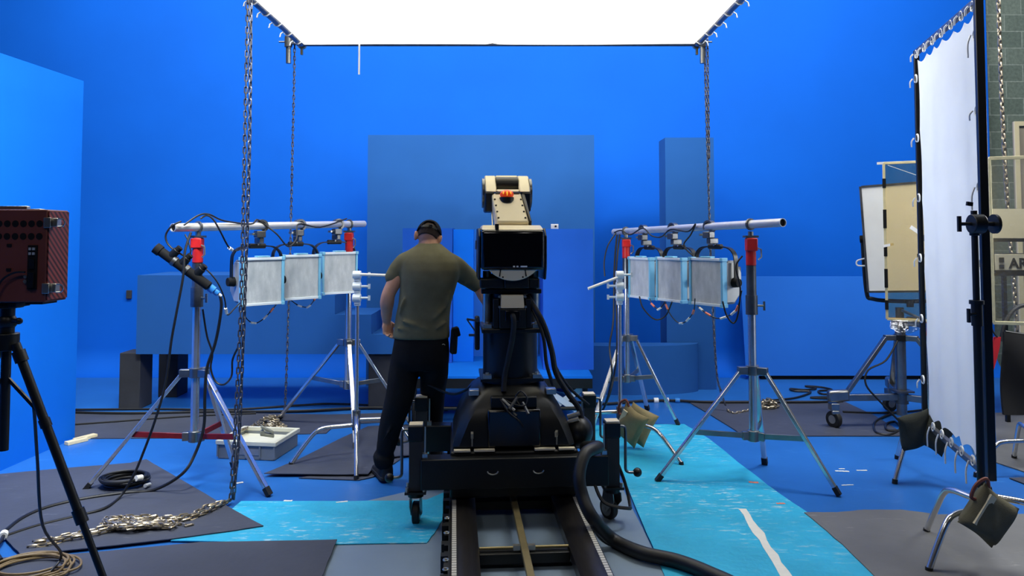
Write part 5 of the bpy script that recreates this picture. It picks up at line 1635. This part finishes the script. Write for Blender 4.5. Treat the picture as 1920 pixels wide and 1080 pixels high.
tpx = 14
tb = D(tpx, 590, yb + 0.06)
TP = thing('tripod', 'black tripod in the left foreground carrying the red-brown box', 'tripod', (tb.x, tb.y, 0))
part('head', MB().cyl((0, 0, zbt - 0.006), (0, 0, zbt - 0.02), 0.05).bz(-0.055, 0.055, -0.04, 0.04, zbt - 0.016, zbt - 0.001).cyl((0, 0, zbt - 0.11), (0, 0, zbt - 0.02), 0.024).ball((0, 0, zbt - 0.07), 0.032, 14, 8).cyl((0.02, -0.01, zbt - 0.065), (0.052, -0.02, zbt - 0.065), 0.008).ball((0.055, -0.02, zbt - 0.065), 0.012), 'black', TP, bevel=0.002)
zh = D(14, 645, yb).z
part('spider', MB().cyl((0, 0, zh - 0.03), (0, 0, zh + 0.03), 0.04).cyl((0, 0, zh), (0, 0, zbt - 0.1), 0.018), 'black', TP, bevel=0.003)
part('centre_column', MB().cyl((0, 0, zh - 0.38), (0, 0, zh - 0.03), 0.016), 'black', TP)
knee = D(150, 935, yb + 0.0)
direct = knee - D(45, 655, yb)
for a, rr in ((None, 0), (160, 0.60), (240, 0.62)):
    if a is None:
        s0 = V((0.045, -0.02, zh - 0.005))
        dd = direct.normalized()
        foot = s0 + dd * ((s0.z - 0.02) / -dd.z)
    else:
        s0 = V((0.04 * math.cos(math.radians(a)), 0.04 * math.sin(math.radians(a)), zh - 0.005))
        foot = V((rr * math.cos(math.radians(a)), rr * math.sin(math.radians(a)), 0.02))
    k1, k2 = s0.lerp(foot, 0.22), s0.lerp(foot, 0.48)
    lg = part('leg', MB().cyl(s0, k2, 0.0155).cyl(k2, foot, 0.012), 'black', TP)
    pieces('leg_clamp', MB().cyl(k2 - (foot - s0).normalized() * 0.03, k2 + (foot - s0).normalized() * 0.02, 0.021).cyl(k1 - (foot - s0).normalized() * 0.015, k1 + (foot - s0).normalized() * 0.015, 0.019).cyl(s0.lerp(foot, 0.02), s0.lerp(foot, 0.05), 0.022), 'black', lg)
    part('foot', MB().ball(foot, (0.018, 0.018, 0.02)), 'rubber', lg)
    part('strut', MB().beam(V((0, 0, zh - 0.12)), s0.lerp(foot, 0.2), 0.008, 0.012), 'black', lg)

# ------------------------------------------------------------------ the person
YP = 4.98
PO = V((D(778, 700, YP).x, YP, 0))
PE = thing('person', 'person seen from behind in black cap, olive T-shirt and dark trousers, reaching to the robot', 'person', PO)
LP = local(PE)
K = YP / F_PX            # metres per pixel at the figure
def PP(px, py, dy=0.0):
    return LP(D(px, py, YP + dy))
def ering(pxl, pxr, py, dy, hd, n=30, e=2.3):
    a, b = PP(pxl, py, dy), PP(pxr, py, dy)
    c, hx = (a + b) / 2, (b.x - a.x) / 2
    out = []
    for k in range(n):
        t = 2 * PI * k / n
        cx, sx = math.cos(t), math.sin(t)
        out.append(c + V((hx * math.copysign(abs(cx) ** (2 / e), cx), hd * math.copysign(abs(sx) ** (2 / e), sx), 0)))
    return out
def limb(mb, pts, n=18):
    """pts: (px, py, dy, radius)"""
    P = [PP(*p[:3]) for p in pts]
    r = [p[3] for p in pts]
    sp = smooth_pts(P, 5)
    rs = []
    for i in range(len(P) - 1):
        for k in range(5):
            t = k / 5
            t = t * t * (3 - 2 * t)
            rs.append(r[i] * (1 - t) + r[i + 1] * t)
    rs.append(r[-1])
    mb.tube(sp, rs, n)
    mb.ball(P[0], r[0], 14, 8)
    mb.ball(P[-1], r[-1], 14, 8)
    return mb

def remesh(o, voxel, smooth_it=4):
    r = o.modifiers.new('remesh', 'REMESH')
    r.mode, r.voxel_size, r.use_smooth_shade = 'VOXEL', voxel, True
    s = o.modifiers.new('smooth', 'SMOOTH')
    s.factor, s.iterations = 0.5, smooth_it
    return o

L_SH, L_EL, L_WR = (758, 489, 0.03), (728, 556, -0.02), (725, 604, 0.05)
R_SH, R_EL, R_WR = (849, 490, 0.05), (896, 537, 0.20), (922, 588, 0.06)

HC = PP(804, 441, 0.12)
HR = (Matrix.Rotation(math.radians(10), 3, 'Y') @ Matrix.Rotation(math.radians(-32), 3, 'X'))
def H(p):
    return HC + HR @ V(p)

body = MB()
# trunk under the clothes
body.loft([ering(760, 822, 640, 0, 0.085), ering(760, 826, 600, 0, 0.085), ering(762, 836, 545, 0.01, 0.09), ering(764, 842, 505, 0.02, 0.09), ering(772, 836, 482, 0.04, 0.075), ering(786, 825, 464, 0.06, 0.058)])
limb(body, [(806, 478, 0.05, 0.062), (805, 462, 0.075, 0.060), (804, 448, 0.105, 0.058)])
limb(body, [(762, 497, 0.03, 0.048), (744, 522, 0.0, 0.050), (730, 548, -0.02, 0.045), (726, 566, -0.012, 0.047), (725, 586, 0.02, 0.038), (*L_WR, 0.028)])
limb(body, [(842, 500, 0.045, 0.050), (873, 520, 0.13, 0.044), (*R_EL, 0.043), (906, 552, 0.17, 0.044), (915, 570, 0.11, 0.036), (*R_WR, 0.028)])
limb(body, [(765, 668, 0, 0.075), (752, 745, 0, 0.06), (733, 805, 0.04, 0.048), (722, 862, 0.09, 0.036)])
limb(body, [(815, 668, 0, 0.075), (811, 750, 0.18, 0.06), (809, 815, 0.28, 0.048), (811, 850, 0.31, 0.036)])
# skull, jaw, nose, brow, ears
body.ball(H((0, -0.005, 0.0)), (0.073, 0.092, 0.088), 24, 16, HR)
body.ball(H((0, 0.030, -0.060)), (0.058, 0.066, 0.062), 20, 12, HR)
body.ball(H((0, 0.058, -0.098)), (0.030, 0.030, 0.024), 14, 8, HR)
body.tube([H((0, 0.086, -0.012)), H((0, 0.108, -0.048)), H((0, 0.094, -0.056))], [0.010, 0.015, 0.012], 8)
body.ball(H((0, 0.080, 0.012)), (0.052, 0.016, 0.010), 14, 8, HR)
for s in (-1, 1):
    body.ball(H((s * 0.080, -0.012, -0.028)), (0.013, 0.022, 0.036), 12, 8, HR)
    body.ball(H((s * 0.090, -0.020, -0.022)), (0.006, 0.020, 0.026), 10, 8, HR)
    body.ball(H((s * 0.046, 0.062, -0.040)), (0.020, 0.022, 0.022), 10, 8, HR)

def hand(mb, wrist, d, wide, nrm, curl=(22, 62, 100), thumb_in=0.35, spread=0.0):
    d, wide, nrm = V(d).normalized(), V(wide).normalized(), V(nrm).normalized()
    w = V(wrist)
    k0 = w + d * 0.088
    # palm
    mb.loft([[w + wide * a * 0.026 + nrm * b * 0.019 for a, b in ((1, .5), (.5, 1), (-.5, 1), (-1, .5), (-1, -.5), (-.5, -1), (.5, -1), (1, -.5))],
             [w + d * 0.035 + wide * a * 0.038 + nrm * b * 0.020 for a, b in ((1, .5), (.5, 1), (-.5, 1), (-1, .5), (-1, -.5), (-.5, -1), (.5, -1), (1, -.5))],
             [k0 + wide * a * 0.041 + nrm * b * 0.014 for a, b in ((1, .5), (.5, 1), (-.5, 1), (-1, .5), (-1, -.5), (-.5, -1), (.5, -1), (1, -.5))]])
    for i, (ln, r) in enumerate(((0.92, 0.0092), (1.0, 0.0095), (0.94, 0.009), (0.76, 0.008))):
        off = 0.0315 - 0.021 * i
        p = k0 - d * 0.012 + wide * off - d * (0.004 * abs(i - 1))
        pts = [p]
        for j, (seg, ang) in enumerate(zip((0.046, 0.029, 0.024), curl)):
            a = math.radians(ang + 4 * i)
            dirv = d * math.cos(a) + nrm * math.sin(a) + wide * spread * (1.5 - i)
            p = p + dirv.normalized() * seg * ln
            pts.append(p)
        mb.tube(smooth_pts(pts, 3), [r * (1 - 0.02 * k) for k in range(10)], 10)
        mb.ball(pts[-1], r * 0.86, 8, 6)
        mb.ball(pts[1], r * 1.06, 8, 6)
    t0 = w + d * 0.022 + wide * 0.026
    t1 = t0 + (d * 0.6 + wide * 0.65 + nrm * thumb_in).normalized() * 0.042
    t2 = t1 + (d * 0.85 + wide * 0.15 + nrm * thumb_in * 1.6).normalized() * 0.033
    t3 = t2 + (d * 0.85 - wide * 0.05 + nrm * thumb_in * 2.0).normalized() * 0.026
    mb.tube(smooth_pts([t0, t1, t2, t3], 3), [0.016, 0.014, 0.0125, 0.0115, 0.011, 0.0105, 0.010, 0.0095, 0.009, 0.0085], 10)
    mb.ball(t3, 0.0088, 8, 6)

wl = PP(*L_WR)
hand(body, wl + V((0, 0, 0.01)), (0.14, 0.05, -1), (0.65, 0.62, 0.1), (0.72, -0.68, 0.05), (30, 75, 115), 0.3)
wr_ = PP(*R_WR)
fd = (PP(930, 604, -0.02) - wr_).normalized()
hand(body, wr_ - fd * 0.01, (0.55, -0.62, -0.55), (0.25, -0.45, 0.86), (-0.7, -0.6, -0.1), (18, 45, 70), 0.3)
bo = part('body', body, 'skin', PE, smooth=180)
remesh(bo, 0.0046, 5)
# face details
ey, mo = MB(), MB()
for s in (-1, 1):
    part('eye', MB().ball(H((s * 0.031, 0.083, -0.010)), (0.0125, 0.010, 0.0095), 14, 10, HR), 'white', PE)
    part('pupil', MB().ball(H((s * 0.031, 0.0915, -0.010)), (0.005, 0.003, 0.005), 10, 6, HR), 'black', PE)
part('mouth', MB().tube(smooth_pts([H((-0.024, 0.088, -0.078)), H((-0.01, 0.0955, -0.076)), H((0.0, 0.097, -0.077)), H((0.01, 0.0955, -0.076)), H((0.024, 0.088, -0.078))], 3), [0.003] * 2 + [0.0048] * 9 + [0.003] * 2, 8), 'dark_red', PE)
# cropped hair under the cap
def shell(rx, ry, rz, keep, nu=48, nv=22, lat0=-40):
    vs, fs = [], []
    for j in range(nv + 1):
        la = math.radians(lat0 + (90 - lat0) * j / nv)
        for i in range(nu):
            lo = 2 * PI * i / nu
            vs.append(H((rx * math.cos(la) * math.sin(lo), -ry * math.cos(la) * math.cos(lo) - 0.005, rz * math.sin(la))))
    for j in range(nv):
        for i in range(nu):
            la = lat0 + (90 - lat0) * (j + 0.5) / nv
            lo = (360.0 * (i + 0.5) / nu + 180) % 360 - 180
            if keep(la, lo):
                fs.append((j * nu + i, j * nu + (i + 1) % nu, (j + 1) * nu + (i + 1) % nu, (j + 1) * nu + i))
    return MB().add(vs, fs)
hr_ = part('hair', shell(0.0765, 0.0955, 0.0905, lambda la, lo: la > (-26 if abs(lo) < 70 else -8) and abs(lo) < 118), 'hair', PE, smooth=180)
so = hr_.modifiers.new('thickness', 'SOLIDIFY')
so.thickness = 0.004
cp_ = part('cap', shell(0.082, 0.102, 0.098, lambda la, lo: la > 0 and not (abs(lo) < 34 and la < 33 * math.sqrt(max(0, 1 - (lo / 36.0) ** 2)))), 'cap', PE, smooth=180)
so = cp_.modifiers.new('thickness', 'SOLIDIFY')
so.thickness, so.offset = 0.005, 1
st = [H((0.0835 * math.cos(math.radians(3)) * math.sin(math.radians(a)), -0.1035 * math.cos(math.radians(a)) - 0.005, 0.006)) for a in range(-42, 43, 6)]
up = HR @ V((0, 0, 0.009))
mb = MB()
mb.loft([[p + up, p - up, p - up + (p - HC) * 0.03, p + up + (p - HC) * 0.03] for p in st])
sp_ = part('strap', mb, 'black', cp_)
part('buckle', MB().box(H((0.012, -0.113, 0.006)), (0.024, 0.008, 0.026), HR), 'black_gloss', sp_, bevel=0.002)
part('button', MB().ball(H((0, -0.005, 0.104)), 0.007, 10, 6), 'cap', cp_)
br = MB()
def brim(u, v):
    a = math.radians(-52 + 104 * u)
    r0 = V((0.083 * math.sin(a), 0.103 * math.cos(a) - 0.005, 0.004))
    r1 = V((0.078 * math.sin(a), 0.100 * math.cos(a) + 0.070 * math.cos(a * 1.2), -0.012 - 0.012 * abs(math.sin(a))))
    return H(r0.lerp(r1, v))
part('brim', MB().grid(brim, 16, 6, thick=HR @ V((0, 0, 0.004))), 'cap', cp_, smooth=60)

# T-shirt
ts = MB()
rows = [(634, 737, 843.5, 0.0, 0.128), (626, 737, 843.5, 0.0, 0.128), (612, 739, 842.5, 0.0, 0.125), (590, 742.5, 843.5, 0.0, 0.122), (568, 747.5, 846, 0.0, 0.122), (545, 749.5, 853, 0.0, 0.126), (525, 750.5, 859, 0.0, 0.128), (507, 750.5, 862, 0.005, 0.126), (491, 751, 860, 0.02, 0.120), (478, 757, 850, 0.038, 0.108), (468, 767, 840, 0.055, 0.092), (461, 779, 831, 0.07, 0.076), (456, 785, 826, 0.083, 0.067)]
ts.loft([ering(l, r, y, dy, hd) for y, l, r, dy, hd in rows])
limb(ts, [(772, 490, 0.03, 0.078), (760, 494, 0.024, 0.074), (748, 504, 0.012, 0.064), (738.5, 516, 0.0, 0.055), (736, 520, -0.004, 0.053)])
limb(ts, [(832, 492, 0.04, 0.084), (851, 501, 0.07, 0.080), (871, 515, 0.125, 0.070), (886, 527, 0.165, 0.060), (894, 534, 0.19, 0.054)])
# a few soft folds at the waist and the right sleeve
for a, b, r in (((748, 600, -0.118), (800, 618, -0.130), 0.009), ((742, 615, -0.10), (790, 625, -0.128), 0.009), ((836, 575, -0.09), (812, 600, -0.122), 0.009), ((842, 600, -0.075), (818, 617, -0.122), 0.008), ((757, 560, -0.105), (748, 590, -0.09), 0.010), ((846, 545, -0.075), (836, 580, -0.09), 0.010), ((862, 505, 0.04), (872, 535, 0.075), 0.008), ((874, 512, 0.075), (882, 538, 0.115), 0.007)):
    p, q = PP(*a), PP(*b)
    ts.tube([p, p.lerp(q, 0.5) + V((0, 0.003, 0)), q], [r * 0.5, r * 1.5, r * 0.5], 8)
tsh = part('t_shirt', ts, 'shirt', PE, smooth=180)
remesh(tsh, 0.0075, 22)

# trousers
tr = MB()
tr.loft([ering(741, 840, 628, 0, 0.115), ering(738, 842, 645, 0, 0.128), ering(735, 843, 662, 0, 0.130), ering(732, 842, 678, 0, 0.124), ering(734, 839, 692, 0, 0.10)])
limb(tr, [(763, 672, 0, 0.106), (756.5, 700, 0, 0.100), (752, 730, 0.0, 0.096), (747, 752, 0.0, 0.092), (738, 780, 0.02, 0.083), (731, 805, 0.04, 0.075), (725, 833, 0.06, 0.066), (722, 846, 0.08, 0.060), (720, 856, 0.085, 0.074), (720, 862, 0.085, 0.070)])
limb(tr, [(812, 672, 0, 0.106), (814, 698, 0.05, 0.096), (812, 725, 0.12, 0.088), (811, 750, 0.19, 0.083), (810, 785, 0.25, 0.077), (808, 825, 0.29, 0.068), (809, 842, 0.305, 0.064), (810, 852, 0.31, 0.074), (810, 858, 0.31, 0.070)])
for a, b, r in (((826, 700, -0.03), (812, 745, 0.09), 0.010), ((740, 690, -0.09), (752, 740, -0.095), 0.010), ((735, 800, -0.06), (716, 830, -0.05), 0.010)):
    p, q = PP(*a), PP(*b)
    tr.tube([p, p.lerp(q, 0.5), q], [r * 0.4, r, r * 0.4], 8)
tro = part('trousers', tr, 'trousers', PE, smooth=180)
remesh(tro, 0.008, 14)
part('pocket_mark', MB().tube([PP(829, 646, -0.112), PP(832, 645, -0.110), PP(834.5, 647, -0.106)], 0.0022, 6), 'lamp_silver', PE)

# shoes
def shoe(name, heel, direction, lift=0.0):
    heel = V(heel)
    d = V(direction).normalized()
    s = V((d.y, -d.x, 0))
    up_, sole = MB(), MB()
    secs = [(0.0, 0.034, 0.125), (0.02, 0.043, 0.145), (0.07, 0.045, 0.15), (0.115, 0.041, 0.115), (0.17, 0.043, 0.07), (0.215, 0.047, 0.058), (0.25, 0.042, 0.048), (0.275, 0.030, 0.040), (0.287, 0.014, 0.032)]
    R1, R2 = [], []
    for t, w, h in secs:
        c = heel + d * t
        ring = []
        for k in range(14):
            a = PI * k / 13
            ring.append(c + s * (w * math.cos(a)) + V((0, 0, 0.026 + (h - 0.026) * max(0.0, math.sin(a)) ** 0.7)))
        R1.append(ring)
        w2 = w + 0.005
        R2.append([c + s * w2 + V((0, 0, 0.0)), c + s * w2 + V((0, 0, 0.027)), c - s * w2 + V((0, 0, 0.027)), c - s * w2])
    up_.loft(R1)
    sole.loft(R2)
    sh_ = part(name, up_, 'shoe', PE, bevel=0, smooth=70)
    part('sole', sole, 'rubber', sh_, bevel=0.006)
    part('pull_tab', MB().box(heel - d * 0.004 + V((0, 0, 0.125)), (0.02, 0.012, 0.04), (0, 0, math.atan2(d.y, d.x) - PI / 2)), 'black_matte', sh_)
    return sh_
hl = LP(D(727, 900, 5.03)); hl.z = 0.016
shoe('shoe', hl, (-0.42, 0.9, 0))
hr2 = LP(G(812, 881)); hr2.z = 0.004
shoe('shoe', hr2, (0.25, 0.97, 0))
# pouch on the right hip
pc_ = PP(851, 640, -0.02)
po = part('belt_pouch', MB().box(pc_, (0.042, 0.075, 0.16), (0, 0.06, 0.2)), 'black', PE, bevel=0.010)
part('flap', MB().box(PP(855, 622, -0.03), (0.045, 0.07, 0.06), (0, -0.25, 0.2)), 'black_matte', po, bevel=0.008)

# ------------------------------------------------------------------ cables
def lead(label, pts, r=0.005, conns=(), m='cable', group='leads between the lamps'):
    sp = smooth_pts(pts, 6)
    T = thing('lamp_lead', label, 'cable', sp[0], 0, group)
    L = local(T)
    part('cord', MB().tube([L(p) for p in sp], r, 7), m, T)
    for f, mm in conns:
        i = min(len(sp) - 2, int(f * len(sp)))
        p, q = sp[i], sp[i + 1]
        d = (q - p).normalized()
        part('connector', MB().cyl(L(p - d * 0.022), L(p + d * 0.022), r * 2.1, n=10), mm, T)
    return T

YL1, YL2, YL3 = 5.48, 5.86, 6.25
lead('thin lead drooping below the left bar lamp nearest its front stand', [D(452, 560, YL1), D(460, 594, YL1), D(478, 606, YL1 + 0.05), D(497, 595, YL1 + 0.1), D(519, 570, YL1 + 0.2)], 0.004, ((0.45, 'white'), (0.72, 'white'), (0.86, 'orange_tape')))
lead('thin lead drooping below the middle lamp of the left bar', [D(536, 555, YL2), D(552, 568, YL2), D(566, 575, YL2 + 0.05), D(581, 573, YL2 + 0.1), D(598, 548, YL2 + 0.25)], 0.004, ((0.4, 'white'), (0.7, 'white'), (0.85, 'orange_tape')))
lead('black lead looping from the left bar down to its first lamp', [D(376, 410, 4.97), D(388, 404, 5.0), D(400, 412, 5.02), D(412, 432, 5.05), D(428, 462, 5.15), D(441, 470, 5.25), D(458, 464, 5.35)], 0.006, ((0.72, 'white'),))
lead('black lead hanging to a white plug left of the first lamp', [D(374, 496, 4.98), D(390, 508, 4.98), D(408, 530, 5.0), D(421, 560, 5.05), D(426, 590, 5.1), D(440, 578, 5.2), D(452, 566, 5.3)], 0.005, ((0.62, 'white'),))
lead('black lead wound along the left bar', [D(345, 422, 4.85), D(372, 404, 4.95), D(392, 402, 5.02), D(420, 414, 5.15), D(470, 420, 5.38), D(482, 412, 5.45), D(500, 424, 5.5), D(520, 440, 5.52), D(540, 462, 5.6), D(556, 448, 5.7), D(560, 420, 5.8), D(600, 426, 6.0), D(650, 410, 6.3)], 0.006)
lead('black lead looping at the near end of the left bar', [D(340, 415, 4.82), D(322, 424, 4.8), D(311, 440, 4.8), D(314, 456, 4.8), D(328, 470, 4.8), D(345, 480, 4.82), D(352, 488, 4.85)], 0.006)
lead('pale lead drooping between the right bar lamps, nearest the robot', [D(1218, 560, 6.2), D(1224, 572, 6.15), D(1236, 579, 6.1), D(1247, 566, 6.05)], 0.004, ((0.35, 'orange_tape'), (0.65, 'white')))
lead('black lead in a deep loop below the right bar lamps', [D(1199, 556, 6.15), D(1206, 578, 6.1), D(1228, 599, 6.05), D(1248, 592, 6.0), D(1260, 566, 5.9)], 0.006)
lead('thin lead drooping below the middle lamp of the right bar', [D(1246, 565, 5.9), D(1256, 588, 5.85), D(1270, 604, 5.8), D(1284, 604, 5.7), D(1300, 585, 5.6), D(1303, 560, 5.5)], 0.004, ((0.12, 'orange_tape'), (0.5, 'white'), (0.66, 'white'), (0.8, 'orange_tape')))
lead('thin lead drooping below the right bar lamp nearest its front stand', [D(1308, 574, 5.45), D(1324, 587, 5.35), D(1345, 597, 5.3), D(1366, 592, 5.25), D(1382, 578, 5.2), D(1391, 545, 5.15)], 0.004, ((0.12, 'white'), (0.25, 'orange_tape'), (0.5, 'white'), (0.68, 'white'), (0.8, 'orange_tape')))
lead('black lead hanging in a tangle behind the front stand of the right bar', [D(1355, 565, 5.2), D(1362, 590, 5.2), D(1375, 606, 5.2), D(1384, 588, 5.18), D(1388, 540, 5.15), D(1380, 500, 5.15), D(1392, 480, 5.15)], 0.006)
lead('black lead wound along the right bar', [D(1152, 436, 6.6), D(1165, 432, 6.5), D(1182, 440, 6.42), D(1205, 428, 6.28), D(1222, 442, 6.15), D(1240, 444, 6.05), D(1258, 430, 5.95), D(1290, 434, 5.7), D(1304, 420, 5.62), D(1295, 440, 5.65), D(1282, 460, 5.68), D(1300, 480, 5.6)], 0.006)
cable('black_cable', [D(1155, 437, 6.55), D(1140, 460, 6.5), D(1133, 490, 6.5), D(1134, 518, 6.5)], 0.006, 'cable', 'black cable end hanging from the far end of the right bar', 'cable', 'cables hanging from the bars')
cable('black_cable', [D(1157, 440, 6.5), D(1152, 500, 6.45), D(1150, 600, 6.4), D(1143, 650, 6.4), D(1147, 710, 6.4), G(1128, 772, 0.015), G(1100, 782, 0.012)], 0.008, 'cable', 'black cable falling from the far end of the right bar, left one', 'cable', 'cables hanging from the bars')
cable('black_cable', [D(1162, 440, 6.5), D(1155, 520, 6.42), D(1157, 640, 6.4), D(1152, 700, 6.4), D(1140, 748, 6.4), G(1118, 785, 0.012), G(1085, 788, 0.012)], 0.008, 'cable', 'black cable falling from the far end of the right bar, right one', 'cable', 'cables hanging from the bars')

cable('black_cable', [D(358, 436, 4.86), D(347, 470, 4.8), D(343, 520, 4.76), D(330, 590, 4.74), D(321, 640, 4.74), D(310, 720, 4.74), D(290, 790, 4.72), D(268, 850, 4.74), D(250, 892, 4.72), G(226, 930, 0.034), G(195, 953, 0.028), G(140, 968, 0.022), G(70, 985, 0.022), G(6, 1006, 0.022)], 0.008, 'cable', 'black cable falling from the left bar across the grey mat', 'cable')
cable('black_cable', [D(412, 553, 4.885), D(415, 570, 4.89), D(412, 600, 4.9), D(403, 645, 4.92), D(388, 690, 4.92), D(384, 740, 4.92), D(382, 800, 4.92), D(366, 850, 4.88), D(342, 888, 4.8), G(290, 918, 0.03), G(230, 924, 0.026), G(150, 936, 0.024), G(85, 952, 0.024), G(40, 972, 0.024), G(4, 1000, 0.024)], 0.010, 'cable', 'black cable running from the left front stand past the coil on the mat', 'cable')
cable('black_cable', [D(380, 580, 4.97), D(388, 630, 5.0), D(398, 662, 5.02), D(395, 690, 5.02), D(404, 715, 5.02), D(420, 721, 5.0), D(434, 705, 4.9), D(436, 675, 4.8), D(446, 652, 4.72)], 0.0065, 'cable', 'black cable looping between the left front stand and the double chain', 'cable')

# power distributor hanging on the left front stand
a, b = D(294, 466, 4.78), D(392, 537, 4.85)
PD = thing('power_distributor', 'black power distributor bar slung on the left front stand with a blue plug', 'power distributor', a)
L = local(PD)
d = (b - a).normalized()
part('bar', MB().cyl(L(a), L(b), 0.030, n=18).cyl(L(a - d * 0.012), L(a + d * 0.03), 0.036, n=18), 'black_matte', PD, bevel=0.003)
uq = V((d.z, 0, -d.x))
uq = uq if uq.z > 0 else -uq
for t in (0.24, 0.44, 0.72):
    p = a.lerp(b, t)
    s_ = part('socket', MB().cyl(L(p), L(p + uq * 0.062 + V((0.012, 0, 0))), 0.026, n=16), 'black', PD, bevel=0.003)
    part('socket_cap', MB().cyl(L(p + uq * 0.062 + V((0.012, 0, 0))), L(p + uq * 0.085 + V((0.016, 0, 0))), 0.020, n=14), 'black_matte', s_)
for t in (0.33, 0.56):
    p = a.lerp(b, t)
    part('clip', MB().cyl(L(p - d * 0.012), L(p + d * 0.012), 0.034, n=16), 'dark_steel', PD)
pb = D(392, 538, 4.86)
pe = D(409, 551, 4.88)
part('plug', MB().cyl(L(pb), L(pb.lerp(pe, 0.55)), 0.026, n=16).cyl(L(pb.lerp(pe, 0.5)), L(pe), 0.019, n=14), 'plug_blue', PD, bevel=0.003)
part('plug_tail', MB().cyl(L(pe), L(pe + (pe - pb) * 0.35), 0.012, 0.009), 'white', PD)
part('tie_cord', MB().tube([L(D(347, 440, 4.86)), L(D(352, 450, 4.84)), L(D(358, 470, 4.82)), L(D(352, 495, 4.82))], 0.005, 6), 'cable', PD)

# floor cables at the back
cable('black_cable', [G(100, 772, 0.016), G(240, 775, 0.016), G(400, 772, 0.016), G(560, 771, 0.016), G(690, 765, 0.016), G(840, 768, 0.016)], 0.014, 'cable', 'thick black cable along the floor before the dark pillar boxes', 'cable', 'cables along the back of the set')
cable('black_cable', [G(140, 768, 0.012), G(300, 767, 0.012), G(430, 768, 0.012), G(560, 760, 0.012), G(620, 757, 0.012), G(700, 760, 0.012)], 0.010, 'cable', 'thin black cable behind the thick one before the pillar boxes', 'cable', 'cables along the back of the set')
cable('black_cable', [G(136, 796, 0.014), G(220, 790, 0.014), G(300, 784, 0.014), G(380, 779, 0.014), G(480, 775, 0.014)], 0.008, 'cable', 'thin black cable slanting over the long grey mat', 'cable', 'cables along the back of the set')
T = lead('black cable along the floor at the right with a blue connector', [G(1060, 752, 0.02), G(1130, 757, 0.018), G(1200, 752, 0.018), G(1260, 751, 0.018), G(1330, 754, 0.018), G(1430, 754, 0.018), G(1520, 754, 0.018), G(1580, 752, 0.018)], 0.013, ((0.36, 'white'), (0.41, 'white'), (0.455, 'plug_blue')), group='cables along the back of the set')
cable('black_cable', [G(1440, 751, 0.012), G(1490, 746, 0.012), G(1520, 735, 0.012), G(1490, 733, 0.012), G(1482, 729, 0.012), G(1510, 731, 0.02), G(1530, 728, 0.012), G(1510, 724, 0.012), G(1540, 726, 0.012), G(1560, 731, 0.012), G(1535, 733, 0.012), G(1545, 739, 0.012), G(1590, 738, 0.012), G(1560, 747, 0.012), G(1520, 745, 0.012), G(1600, 744, 0.012)], 0.010, 'cable', 'black cable in loose loops on the blue floor before the pale flat', 'cable')
cable('black_cable', [G(1690, 770, 0.012), G(1660, 780, 0.012), G(1640, 792, 0.012), G(1642, 810, 0.012), G(1668, 815, 0.012), G(1688, 803, 0.012), G(1678, 791, 0.014), G(1662, 795, 0.014), G(1664, 806, 0.018), G(1690, 808, 0.012)], 0.010, 'cable', 'black cable coiled in a loop beside the left sandbag of the white screen', 'cable')
cable('black_cable', [G(1580, 772, 0.014), G(1640, 774, 0.014), G(1700, 772, 0.014), G(1760, 764, 0.014)], 0.010, 'cable', 'black cable passing under the steel rolling stand', 'cable')

def coil(c, r, turns, wire, jitter, squash=1.0, seed=1, lift=0.6):
    rnd = random.Random(seed)
    pts = []
    n = 14
    ox = oy = 0
    for k in range(turns * n):
        if k % n == 0:
            ox, oy, rr = rnd.uniform(-jitter, jitter), rnd.uniform(-jitter, jitter), r * rnd.uniform(0.72, 1.0)
        a = 2 * PI * k / n
        pts.append(V((c.x + ox + rr * math.cos(a), c.y + oy + rr * squash * math.sin(a), c.z + wire + k / n * wire * lift)))
    return smooth_pts(pts, 3)
c = G(236, 908, 0.021)
T = thing('cable_coil', 'black cable coil lying on the grey mat by the stand foot', 'cable coil', c)
L = local(T)
part('cord', MB().tube([L(p) for p in coil(c, 0.145, 9, 0.009, 0.018, 0.9, 3)], 0.009, 7), 'cable', T)
part('plug', MB().cyl(L(G(255, 897, 0.09)), L(G(266, 895, 0.085)), 0.018), 'paper', T)
part('plug', MB().cyl(L(G(272, 911, 0.04)), L(G(281, 908, 0.035)), 0.012), 'lamp_silver', T)
c = G(62, 1068, 0.027)
T = thing('cable_coil', 'tan cable coil on the mat in the left front corner', 'cable coil', c)
L = local(T)
pts = coil(c, 0.215, 6, 0.0075, 0.03, 0.8, 8, 0.5)
part('cord', MB().tube([L(p) for p in pts], 0.0060, 7), 'cable_tan', T)
part('cord_tail', MB().tube(smooth_pts([L(pts[-1]), L(pts[-1] + V((0.02, 0.05, 0.06))), L(D(80, 985, 3.2)), L(D(70, 860, 2.95)), L(D(63, 760, 2.75)), L(D(50, 690, 2.65)), L(D(20, 650, 2.64))], 6), 0.006, 7), 'cable', T)
T = lead('small white cable joint where two black cables meet at the left edge', [G(8, 1000, 0.03), G(3, 1012, 0.03), G(-8, 1030, 0.03), G(2, 1050, 0.03)], 0.010, ((0.15, 'paper'),), group='cables on the left mat')
